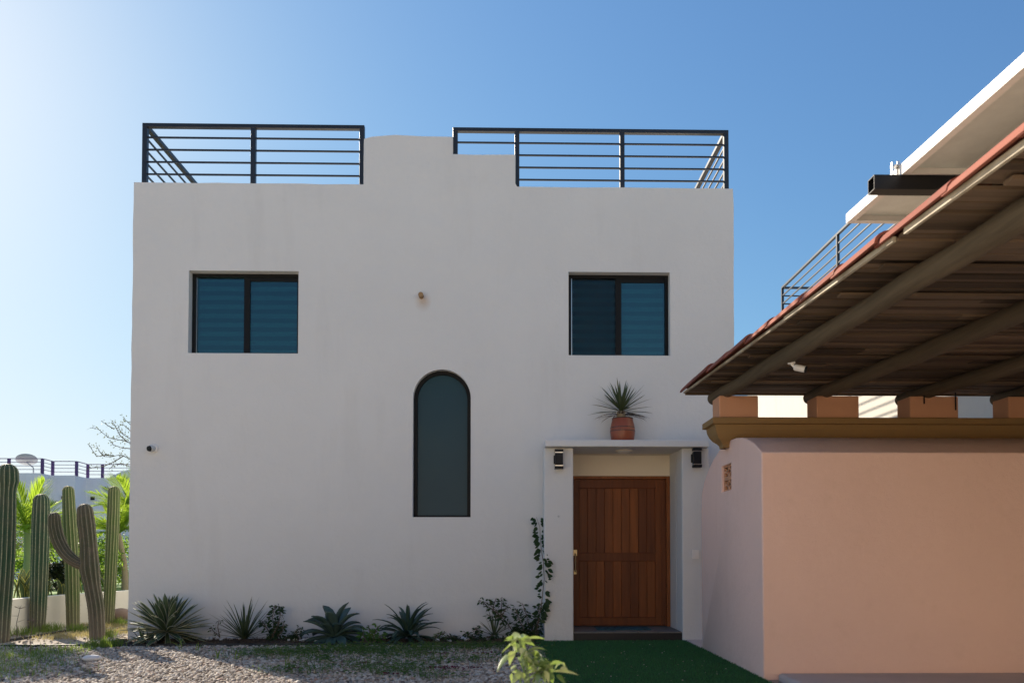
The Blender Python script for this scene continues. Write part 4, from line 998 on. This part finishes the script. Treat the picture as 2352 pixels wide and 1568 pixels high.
def bush(name, label, cat, c_, rx, ry, rz, n, size, mat, seed=0, stems=6, group=None, twig='bark'):
    t = thing(name, (c_[0], c_[1], c_[2]), label, cat, group); r_ = random.Random(seed); C_ = Vector(c_)
    s = MB(); b = MB(); tips = []
    for i in range(stems):
        az = r_.uniform(0, 6.28); q = C_ + Vector((rx * .6 * math.cos(az), ry * .6 * math.sin(az), rz * r_.uniform(.7, 1.5))); m_ = C_.lerp(q, .5) + Vector((r_.uniform(-.1, .1) * rx, 0, .1 * rz))
        s.tube([C_, m_, q], [.014, .010, .004], 5); tips.append((C_, m_, q))
    s.build('stems', M[twig], t)
    cl = [(Vector((r_.gauss(0, .45) * rx, r_.gauss(0, .45) * ry, rz * (.25 + 1.6 * r_.random() ** .8))), r_.uniform(.18, .38)) for _ in range(max(5, n // 60))]
    for i in range(n):
        o_, s_ = r_.choice(cl); k = Vector((r_.gauss(0, 1), r_.gauss(0, 1), r_.gauss(0, 1))) * s_ * .6
        p = C_ + o_ + Vector((k.x * rx, k.y * ry, k.z * rz)); p.z = max(p.z, C_.z + .01)
        d_ = Vector((r_.uniform(-1, 1), r_.uniform(-1, 1), r_.uniform(-.8, .6))).normalized(); b.tint = r_.random()
        b.leaf(p, p + d_ * size * r_.uniform(.7, 1.3), size * .5, 0, Vector((r_.uniform(-1, 1), r_.uniform(-1, 1), r_.uniform(-.3, .3))), .2, 2, .4)
    b.build('foliage', M[mat], t); return t
def tx(px, Y): return AX(px, 1330, Y)
bush('hedge_shrub', 'bright green leafy shrub behind the rightmost cactus', 'shrub', (tx(240, 17.5), 17.5, .47), .55, .4, .55, 1500, .07, 'hedge', 11)
bush('hedge_shrub', 'deep green bush at the foot of the leaning palm', 'shrub', (tx(292, 18), 18, .47), .5, .5, .6, 1500, .07, 'hedge', 12)
bush('hedge_shrub', 'pale dusty shrub between the two left cactuses', 'shrub', (tx(48, 18.5), 18.5, .47), .6, .5, .62, 1400, .06, 'twig_leaf', 13)
bush('hedge_shrub', 'dark brown leaved bush behind the curved cactus arm', 'shrub', (tx(130, 16.6), 16.6, .47), .42, .35, .30, 1000, .09, 'dark_bush', 14)
bush('hedge_shrub', 'small green shrub behind the brown cactus trunk', 'shrub', (tx(215, 19.5), 19.5, .47), .7, .5, .5, 1300, .07, 'hedge', 15)
bush('hedge_shrub', 'green shrub filling the gap by the tallest left cactus', 'shrub', (tx(20, 20), 20, .47), .8, .6, .8, 1500, .08, 'hedge', 16)
bush('hedge_shrub', 'broad green shrub far back below the purple railing', 'shrub', (tx(110, 22), 22, .47), 1.1, .6, .6, 1600, .08, 'hedge', 17)
# a garden tree standing just left of the view: its crown throws the shade over the grassy corner
t = thing('garden_tree', (-10.0, 13.7, .47), 'round headed garden tree left of the cactus row', 'tree'); r_ = random.Random(31); b = MB()
b.tube([(-10.0, 13.7, .4), (-9.95, 13.65, 1.6), (-9.95, 13.65, 2.9)], [.09, .07, .05], 10)
for k in range(6): az = k * 1.05; b.tube([(-9.95, 13.65, 2.2), (-9.95 + .35 * math.cos(az), 13.65 + .35 * math.sin(az), 2.9), (-9.95 + .6 * math.cos(az), 13.65 + .6 * math.sin(az), 3.7)], [.04, .03, .01], 6)
b.build('trunk', M['bark'], t, smooth=60); b = MB()
for k in range(5200):
    d_ = Vector((r_.gauss(0, 1), r_.gauss(0, 1), r_.gauss(0, 1))).normalized() * r_.uniform(.3, 1) ** .5; p = Vector((-9.95 + d_.x * .85, 13.65 + d_.y * 1.0, 3.45 + d_.z * .95))
    q = Vector((r_.uniform(-1, 1), r_.uniform(-1, 1), r_.uniform(-.8, .5))).normalized(); b.tint = r_.random(); b.leaf(p, p + q * .09, .05, 0, (r_.uniform(-1, 1), r_.uniform(-1, 1), .2), .2, 2)
b.build('crown', M['hedge'], t)
bush('hedge_shrub', 'sunlit bright shrub between the slender cactuses', 'shrub', (tx(222, 16.3), 16.3, .47), .45, .3, .42, 900, .09, 'hedge', 21)
bush('hedge_shrub', 'sunlit shrub seen between the dark cactus and the armed one', 'shrub', (tx(140, 19.6), 19.6, .47), .6, .4, .75, 1300, .09, 'hedge', 22)
bush('hedge_shrub', 'bright low shrub left of the second dark cactus', 'shrub', (tx(62, 17.0), 17.0, .47), .4, .3, .4, 800, .08, 'hedge', 23)
def sanse(px, Y, n, h, label, seed):
    r_ = random.Random(seed); x = AX(px, 1370, Y); t = thing('snake_plant', (x, Y, .47), label, 'snake plant', 'snake plants behind the garden wall'); b = MB()
    for i in range(n):
        az = r_.uniform(0, 6.28); l_ = h * r_.uniform(.6, 1.1); b.tint = r_.random()
        b.arc_leaf((x + r_.uniform(-.14, .14), Y + r_.uniform(-.1, .1), .46), az, R(r_.uniform(66, 88)), R(r_.uniform(35, 80)), l_, .075, 7, .5, .35)
    b.build('leaves', M['sansevieria'], t, smooth=60)
sanse(40, 12.9, 12, .55, 'yellow edged snake plant beside the leftmost cactus', 1); sanse(65, 13.2, 9, .5, 'yellow edged snake plant hidden partly by the second cactus', 2)
sanse(126, 13.6, 8, .36, 'short yellow edged snake plant left of the curved arm', 3); sanse(180, 14.3, 8, .42, 'yellow edged snake plant behind the brown cactus trunk', 4); sanse(236, 15.2, 6, .36, 'small snake plant beside the slender cactus near the house', 5)
# thin bare tree behind the house corner
YT = 18.0; t = thing('bare_tree', (-8.05, YT, .47), 'sparse thorny tree with nearly bare branches beside the house', 'tree')
s = MB(); lf = MB(); r_ = random.Random(3)
s.tube([(-8.05, YT, .4), (-8.1, YT, 2.2), (-8.12, YT, 4.0)], [.07, .05, .02], 8)
br = [[(345, 1085), (322, 1067), (300, 1055), (283, 1046), (270, 1045), (255, 1049), (240, 1048)], [(283, 1047), (262, 1060), (240, 1070), (215, 1073), (197, 1079)], [(330, 1045), (312, 1020), (299, 1017), (283, 1011), (262, 1008), (248, 1004), (236, 994), (224, 984), (207, 982)],
      [(330, 1030), (300, 1008), (281, 996), (274, 985), (270, 974)], [(292, 1014), (276, 1000), (268, 985), (262, 974), (257, 968)], [(262, 985), (248, 977), (232, 966)], [(345, 1010), (318, 985), (300, 975), (290, 966), (284, 958)], [(262, 1046), (242, 1045), (222, 1048), (210, 1030), (205, 1022)], [(240, 1048), (228, 1036), (222, 1022)], [(300, 990), (292, 982), (280, 972)],
      [(330, 1070), (300, 1072), (280, 1064), (262, 1066), (250, 1078)], [(300, 1030), (280, 1028), (262, 1022), (250, 1010)]]
for pl in br:
    pts = [at(x, y, YT + r_.uniform(-.15, .15)) for x, y in pl]; m_ = len(pts)
    s.tube(pts, [.010 * (1 - .8 * i / (m_ - 1)) + .0025 for i in range(m_)], 5)
    for a_, c_ in zip(pts, pts[1:]):
        for k in range(9):
            p = a_.lerp(c_, r_.random()); d_ = Vector((r_.uniform(-1, 1), r_.uniform(-.6, .6), r_.uniform(-.5, 1))).normalized(); q = p + d_ * r_.uniform(.02, .10)
            if r_.random() < .45: s.tube([p, q], [.003, .0015], 3)
            lf.tint = r_.random()
            if lf.tint > .65: continue
            lf.leaf(q, q + Vector((r_.uniform(-1, 1), r_.uniform(-.5, .5), r_.uniform(-1, 1))).normalized() * .04, .024, 0, (r_.uniform(-1, 1), .2, r_.uniform(-1, 1)), .1, 2)
s.build('trunk', M['bark'], t); lf.build('crown', M['twig_leaf'], t)

# ------------------------------------------------------------------ flower bed plants
def agave(name, label, px, py, Y, n, L, wid, mat, el_hi, el_lo, curl, seed, lift=.06, cat='agave', peak=.4, az_bias=None, group=None, thick=0, fold=.35):
    c_ = at(px, py, Y); c_.z = max(.02, c_.z); t = thing(name, (c_.x, Y, .012), label, cat, group); r_ = random.Random(seed); b = MB()
    for i in range(n):
        u = i / max(1, n - 1); az = i * 2.39996 + r_.uniform(-.25, .25); el = R(el_hi + (el_lo - el_hi) * u + r_.uniform(-7, 7)); b.tint = r_.random()
        l_ = L * r_.uniform(.85, 1.1)
        if math.sin(az) > 0 and (Y + l_ * math.cos(el) * math.sin(az)) > YH - .03:
            az = math.atan2(.15, math.cos(az)) if r_.random() < .6 else -az
        b.arc_leaf((c_.x + .02 * math.cos(az), Y + .02 * math.sin(az), c_.z), az, el, el - R(curl * r_.uniform(.5, 1.3)), l_, wid * r_.uniform(.85, 1.15), 8, peak, fold)
    b.build('leaves', M[mat], t, smooth=60, solid=thick); return t
agave('agave', 'large agave with pale striped leaves at the house corner', 383, 1450, 10.96, 100, .55, .08, 'agave_green', 86, -26, 8, 1, peak=.5, thick=.004)
agave('agave', 'tiny agave pup left of the large striped agave', 330, 1476, 10.80, 12, .26, .035, 'agave_green', 75, 5, 15, 2)
agave('narrow_yucca', 'thin leaved yucca with straight narrow blades against the wall', 562, 1466, 11.0, 54, .58, .021, 'yucca', 84, 14, 14, 3, cat='yucca', peak=.25)
agave('agave', 'blue grey agave with broad drooping leaves', 768, 1464, 10.96, 32, .50, .16, 'agave_blue', 82, -14, 62, 14, peak=.6, thick=.007, fold=.5)
agave('agave', 'dark green agave with narrow arching leaves below the arched window', 937, 1462, 10.96, 48, .53, .064, 'agave_dark', 86, -14, 66, 5, peak=.35, thick=.005, fold=.45)
agave('small_yucca', 'small spiky yucca among the shrubs near the vine', 1135, 1458, 10.98, 26, .34, .022, 'yucca', 80, -5, 18, 6, cat='yucca', peak=.3)

def sprig(name, label, cat, px, Y, stems, size, mat, seed, per=10, group=None):
    """stems: lists of photo places; leaves hang along each"""
    r_ = random.Random(seed); c_ = at(stems[0][0][0], stems[0][0][1], Y); t = thing(name, (c_.x, Y, .012), label, cat, group); s = MB(); b = MB()
    for pl in stems:
        pts = [at(x, y, Y + r_.uniform(-.06, .06)) for x, y in pl]
        for p in pts: p.z = max(p.z, .0)
        m_ = len(pts); s.tube(pts, [.007 * (1 - .7 * i / (m_ - 1)) + .0015 for i in range(m_)], 5)
        for a_, c2_ in zip(pts, pts[1:]):
            for k in range(per):
                p = a_.lerp(c2_, r_.random()); d_ = Vector((r_.uniform(-1, 1), r_.uniform(-.9, .5), r_.uniform(-.5, .5))).normalized(); st = p + d_ * r_.uniform(.01, .05); b.tint = r_.random()
                l_ = size * r_.uniform(.6, 1.25); b.leaf(st, st + (d_ + Vector((0, 0, -.35))).normalized() * l_, l_ * .55, 0, (r_.uniform(-1, 1), r_.uniform(-1, .2), r_.uniform(-.5, .5)), .25, 3, .42)
                s.tube([p, st], [.0018, .0012], 3)
    s.build('stems', M['bark'], t); b.build('foliage', M[mat], t); return t
sprig('shrub', 'dark small leaved shrub right of the thin leaved yucca', 'shrub', 630, 11.1, [[(622, 1468), (628, 1440), (626, 1412), (632, 1392)], [(625, 1462), (640, 1432), (645, 1405), (640, 1390)], [(628, 1465), (612, 1440), (602, 1425)], [(630, 1465), (648, 1450), (652, 1430)], [(620, 1466), (634, 1455), (640, 1440)]], .05, 'shrub', 1, 40)
sprig('shrub', 'flat topped shrub left of the vine', 'shrub', 1135, 11.12, [[(1185, 1460), (1165, 1430), (1146, 1410), (1130, 1392), (1110, 1380)], [(1150, 1415), (1152, 1392), (1153, 1370)], [(1146, 1410), (1125, 1395), (1100, 1378)], [(1150, 1418), (1160, 1400), (1168, 1388)], [(1132, 1400), (1135, 1385), (1140, 1372)], [(1165, 1430), (1142, 1418), (1120, 1412)]], .062, 'shrub', 2, 13)
sprig('shrub', 'thin stemmed shrub at the foot of the vine', 'shrub', 1205, 11.05, [[(1215, 1465), (1200, 1440), (1190, 1415), (1185, 1398)], [(1218, 1465), (1215, 1440), (1210, 1415), (1200, 1385)], [(1222, 1465), (1235, 1430), (1238, 1405), (1236, 1388)], [(1220, 1466), (1195, 1445), (1180, 1430)], [(1222, 1466), (1222, 1440), (1230, 1418)], [(1215, 1468), (1195, 1455), (1175, 1450)], [(1220, 1468), (1235, 1452), (1245, 1440)], [(1190, 1468), (1182, 1450), (1190, 1436)]], .055, 'shrub', 3, 34)
sprig('shrub', 'low spreading groundcover shrub left of the small yucca', 'shrub', 1090, 11.0, [[(1100, 1468), (1080, 1460), (1068, 1452)], [(1102, 1468), (1098, 1450), (1092, 1440)], [(1105, 1470), (1125, 1460), (1140, 1455)], [(1060, 1470), (1045, 1462), (1030, 1460)], [(1150, 1470), (1170, 1462), (1185, 1458)]], .045, 'shrub', 4, 44)
sprig('weed', 'bright green broad leaved weed between blue and dark agaves', 'weed', 850, 10.72, [[(848, 1478), (850, 1455), (846, 1435)], [(852, 1478), (862, 1452), (868, 1436)], [(846, 1478), (834, 1458), (836, 1445)], [(850, 1478), (870, 1465), (878, 1455)]], .065, 'weed_bright', 5, 16)
sprig('weed', 'small dark weed between the large agave and thin yucca', 'weed', 500, 11.15, [[(505, 1462), (500, 1440), (503, 1424)], [(505, 1462), (490, 1448), (484, 1438)]], .035, 'shrub', 6, 9)
sprig('weed', 'low dark groundcover weed left of the blue agave', 'weed', 680, 11.1, [[(668, 1462), (690, 1455), (705, 1450)], [(665, 1464), (675, 1455), (690, 1440)], [(655, 1464), (670, 1460), (690, 1462)]], .038, 'shrub', 7, 40)
sprig('weed', 'low weed patch between dark agave and small yucca', 'weed', 1010, 11.1, [[(1000, 1466), (1010, 1458), (1022, 1452)], [(1005, 1467), (1020, 1463), (1040, 1460)], [(990, 1467), (1000, 1463), (1008, 1452)]], .035, 'weed_bright', 8, 26)
# vine on the porch corner
r_ = random.Random(8); vt = thing('climbing_vine', (AX(1240, 1460, 11.2), 11.2, .012), 'dark green vine climbing the porch corner', 'vine'); s = MB(); b = MB()
pl = [(1228, 1462, 11.1), (1238, 1420, 10.98), (1244, 1385, 10.97), (1250, 1330, 10.96), (1248, 1290, 10.97), (1243, 1260, 11.1), (1241, 1235, 11.25), (1240, 1210, 11.3), (1232, 1187, 11.33)]
pts = [at(x, y_, Y) for x, y_, Y in pl]; pts[0].z = .0; s.tube(pts, [.008, .007, .007, .006, .006, .005, .004, .003, .002], 6); s.build('stems', M['bark'], vt)
for a_, c_ in zip(pts, pts[1:]):
    for k in range(17):
        p = a_.lerp(c_, (k + r_.random()) / 17); sg = r_.choice((-1, 1)); d_ = Vector((sg * r_.uniform(.3, 1), r_.uniform(-.5, .0), r_.uniform(-.6, .4))).normalized(); st = p + d_ * r_.uniform(.01, .075); b.tint = r_.random()
        l_ = r_.uniform(.045, .10); b.leaf(st, st + (d_ + Vector((0, -.1, -.3))).normalized() * l_, l_ * .68, 0, (r_.uniform(-.5, .5), r_.uniform(-.6, 0), 1), .2, 4, .35)
for (bx, by, ex, ey) in ((1252, 1297, 1268, 1298), (1240, 1246, 1228, 1252), (1240, 1262, 1229, 1266)):
    p, q = at(bx, by, 10.93), at(ex, ey, 10.9); b.leaf(p, q, .075, 0, (0, -.3, 1), .15, 5, .38)
b.build('leaves', M['vine'], vt)

# dead leaves and bits of bark over the bed
N = 5200; x = rs.uniform(-5.5, .38, N); y = rs.uniform(10.66, 11.37, N); a = rs.uniform(0, 6.28, N); sc = rs.uniform(.008, .032, N); zz = rs.uniform(.014, .04, N); P = np.zeros((N, 4, 3))
for i_, (p_, q_, h_) in enumerate(((-1, 0, 0), (0, .35, .3), (1, 0, .5), (0, -.35, .2))):
    P[:, i_] = np.stack([x + (p_ * np.cos(a) - q_ * np.sin(a)) * sc, y + (p_ * np.sin(a) + q_ * np.cos(a)) * sc, zz + h_ * sc * rs.uniform(-.2, 1, N)], -1)
F_ = (np.array([(0, 1, 2), (0, 2, 3)])[None] + (np.arange(N) * 4)[:, None, None]).reshape(-1, 3)
n = NT('leaf_litter'); M['litter'] = n.pbr(n.ramp(n.attr('tint'), (0, (.035, .02, .013)), (.6, (.10, .058, .032)), (1, (.24, .16, .09))), .9)
tag(mesh_obj('leaf_litter', P.reshape(-1, 3), F_, M['litter'], np.repeat(rs.rand(N), 4)), 'dead leaves and bark chips over the soil of the flower bed', 'leaf litter', kind='stuff')
# white pebbles in the bed: one of each, then copies
prot = []
for k in range(3):
    bb = bmesh.new(); bmesh.ops.create_icosphere(bb, subdivisions=2, radius=1); b = MB(); r_ = random.Random(50 + k)
    for v_ in bb.verts: q = 1 + r_.uniform(-.07, .07); b.vert((v_.co.x * .042 * q, v_.co.y * .034 * q, v_.co.z * .026 * q))
    b.f = [tuple(v_.index for v_ in f_.verts) for f_ in bb.faces]; bb.free(); prot.append(b.build('pebble', M['pebble'], smooth=180))
r_ = random.Random(77); spots = []
for (px, py, nn, sp) in ((508, 1471, 9, .10), (515, 1464, 7, .12), (735, 1473, 14, .11), (1010, 1474, 6, .12), (340, 1478, 4, .08), (690, 1474, 5, .1), (1060, 1472, 5, .15)):
    c_ = grd(px, py)
    for _ in range(nn): spots.append((c_.x + r_.gauss(0, sp), min(11.3, max(10.68, c_.y + r_.gauss(0, .09)))))
for i, (x, y_) in enumerate(spots):
    o = prot[i] if i < 3 else prot[i % 3].copy()
    if i >= 3: COL.objects.link(o)
    o.location = (x, y_, .03); s_ = r_.uniform(.45, 1.0); o.scale = (s_, s_, s_); o.rotation_euler = (r_.uniform(-.3, .3), r_.uniform(-.3, .3), r_.uniform(0, 6.28))
    tag(o, 'small white pebble lying in the flower bed along the white wall', 'pebble', 'white pebbles in the flower bed')
o = prot[0].copy(); COL.objects.link(o); g_ = grd(212, 1519); o.location = (g_.x, g_.y, .04); o.scale = (2.6, 1.8, 1.6); o.rotation_euler = (0, 0, .2)
if 'group' in o: del o['group']
tag(o, 'single large white stone lying on the gravel', 'stone')
# grass tufts standing in the sunlit gravel
def tuft(px, py, n, L, label, seed):
    r_ = random.Random(seed); g_ = grd(px, py); t = thing('grass_tuft', (g_.x, g_.y, 0), label, 'grass tuft', 'grass tufts in the gravel'); b = MB()
    for i in range(n):
        b.tint = r_.uniform(.4, 1); el = R(r_.uniform(50, 88)); b.arc_leaf((g_.x + r_.uniform(-.02, .02), g_.y + r_.uniform(-.02, .02), .0), r_.uniform(0, 6.28), el, el - R(r_.uniform(30, 120)), L * r_.uniform(.5, 1.1), .011, 7, .3, .2)
    b.build('blades', M['grass'], t, smooth=60)
tuft(500, 1514, 6, .24, 'sunlit grass tuft with an arched blade near the shadow edge', 1); tuft(545, 1516, 5, .22, 'sunlit grass tuft right of the arched blade one', 2); tuft(415, 1494, 6, .32, 'tall thin grass tuft in front of the large agave', 3)
tuft(452, 1496, 5, .22, 'low arching grass tuft near the thin leaved yucca', 4); tuft(660, 1535, 7, .2, 'dark grass tuft in the shaded gravel', 5)
def stalk(px, py, top, label, seed):
    r_ = random.Random(seed); g_ = grd(px, py); h_ = top; t = thing('dry_weed', (g_.x, g_.y, 0), label, 'weed', None); b = MB()
    tp = Vector((g_.x + .03, g_.y, h_)); b.tube([(g_.x, g_.y, 0), (g_.x - .015, g_.y, h_ * .5), tp], [.006, .005, .003], 5)
    for k in range(9):
        an = r_.uniform(0, math.pi); b.tube([tp, tp + Vector((math.cos(an) * .09, r_.uniform(-.03, .03), math.sin(an) * .05))], [.0035, .0012], 4)
    for k in range(4):
        p_ = Vector((g_.x, g_.y, h_ * r_.uniform(.2, .8))); b.tube([p_, p_ + Vector((r_.uniform(-.12, .12), 0, r_.uniform(0, .1)))], [.003, .0012], 4)
    b.build('stem', M['bark'], t)
stalk(40, 1462, .42, 'dry branching weed in front of the low wall', 1); stalk(71, 1505, .42, 'thin dark weed stalk on the grassy gravel', 2)

# pale leaved plant close to the camera
FP = thing('garden_plant', (.12, 3.2, 0), 'sunlit plant with pale pointed leaves in the foreground', 'plant'); b = MB(); s = MB(); r_ = random.Random(12); YF = 3.2
def zp_(x, y): return (1140 + x / 3.5875) / 1.08844, (1270 + y / 3.5875) / 1.08844
LV = [(560, 1165, 655, 1150, 40), (545, 1175, 405, 1300, 38), (570, 1185, 610, 1265, 48), (490, 1290, 365, 1470, 50), (600, 1180, 800, 1172, 34), (640, 1285, 825, 1278, 36), (675, 1285, 765, 1365, 50), (520, 1280, 480, 1410, 55), (540, 1400, 490, 1450, 32),
      (580, 1460, 515, 1568, 48), (800, 1440, 965, 1388, 46), (780, 1450, 610, 1560, 52), (850, 1450, 690, 1535, 46), (880, 1460, 1105, 1497, 38), (840, 1470, 870, 1575, 50), (900, 1500, 985, 1570, 48), (740, 1480, 730, 1575, 48), (615, 1320, 605, 1415, 34),
      (560, 1170, 480, 1165, 32), (600, 1300, 690, 1400, 60), (610, 1340, 720, 1440, 55), (580, 1250, 640, 1340, 55), (640, 1400, 760, 1420, 45), (560, 1330, 640, 1430, 50), (930, 1440, 1010, 1460, 30), (700, 1420, 870, 1380, 36), (820, 1430, 760, 1400, 36),
      (570, 1175, 545, 1150, 30), (590, 1160, 620, 1130, 30), (560, 1560, 640, 1640, 60), (700, 1560, 800, 1660, 60), (500, 1570, 420, 1680, 60), (880, 1570, 960, 1680, 60), (620, 1600, 560, 1720, 60)]
for (x0, y0, x1_, y1_, wd) in LV:
    p, q = at(*zp_(x0, y0), YF + r_.uniform(-.05, .05)), at(*zp_(x1_, y1_), YF + r_.uniform(-.14, .10)); b.tint = r_.random()
    b.leaf(p, q, wd / 3.5875 / 1.088 * YF / F * 1.25, r_.uniform(.04, .12), (r_.uniform(-.3, .3), r_.uniform(-.9, -.3), r_.uniform(.3, 1)) if abs(x1_ - x0) > abs(y1_ - y0) else (1, r_.uniform(-.6, .6), 0), .3, 7, .42)
for k in range(60):
    cx_, cy_ = r_.choice(((570, 1200), (640, 1330), (830, 1460), (560, 1480), (760, 1500), (690, 1380))); a_ = r_.uniform(0, 6.28); x0, y0 = cx_ + r_.gauss(0, 28), cy_ + r_.gauss(0, 28); l_ = r_.uniform(60, 140)
    p, q = at(*zp_(x0, y0), YF + r_.uniform(-.08, .1)), at(*zp_(x0 + l_ * math.cos(a_), y0 + l_ * (abs(math.sin(a_)) * .9 - .1)), YF + r_.uniform(-.16, .16)); b.tint = r_.random() ** 1.5
    b.leaf(p, q, r_.uniform(30, 52) / 3.5875 / 1.088 * YF / F * 1.2, r_.uniform(.04, .12), (r_.uniform(-.6, .6), r_.uniform(-.9, -.2), r_.uniform(.2, 1)), .3, 7, .42)
for top in ((570, 1180), (620, 1300), (830, 1450), (560, 1450)):
    q = at(*zp_(*top), YF); s.tube([(.12 + r_.uniform(-.05, .05), YF, 0), ((.12 + q.x) / 2 + .02, YF, q.z * .55), q], [.012, .009, .005], 6)
for k in range(26):
    az = r_.uniform(0, 6.28); p = Vector((.12 + r_.uniform(-.08, .16), YF + r_.uniform(-.1, .1), r_.uniform(.1, .62))); b.tint = r_.random(); d_ = Vector((math.cos(az), math.sin(az) * .7, r_.uniform(-.7, .1))).normalized(); b.leaf(p, p + d_ * r_.uniform(.09, .16), .055, .08, None, .3, 6, .42)
s.build('stems', M['crownshaft'], FP, smooth=60); b.build('leaves', M['pale_highlit_leaf'], FP, smooth=60)
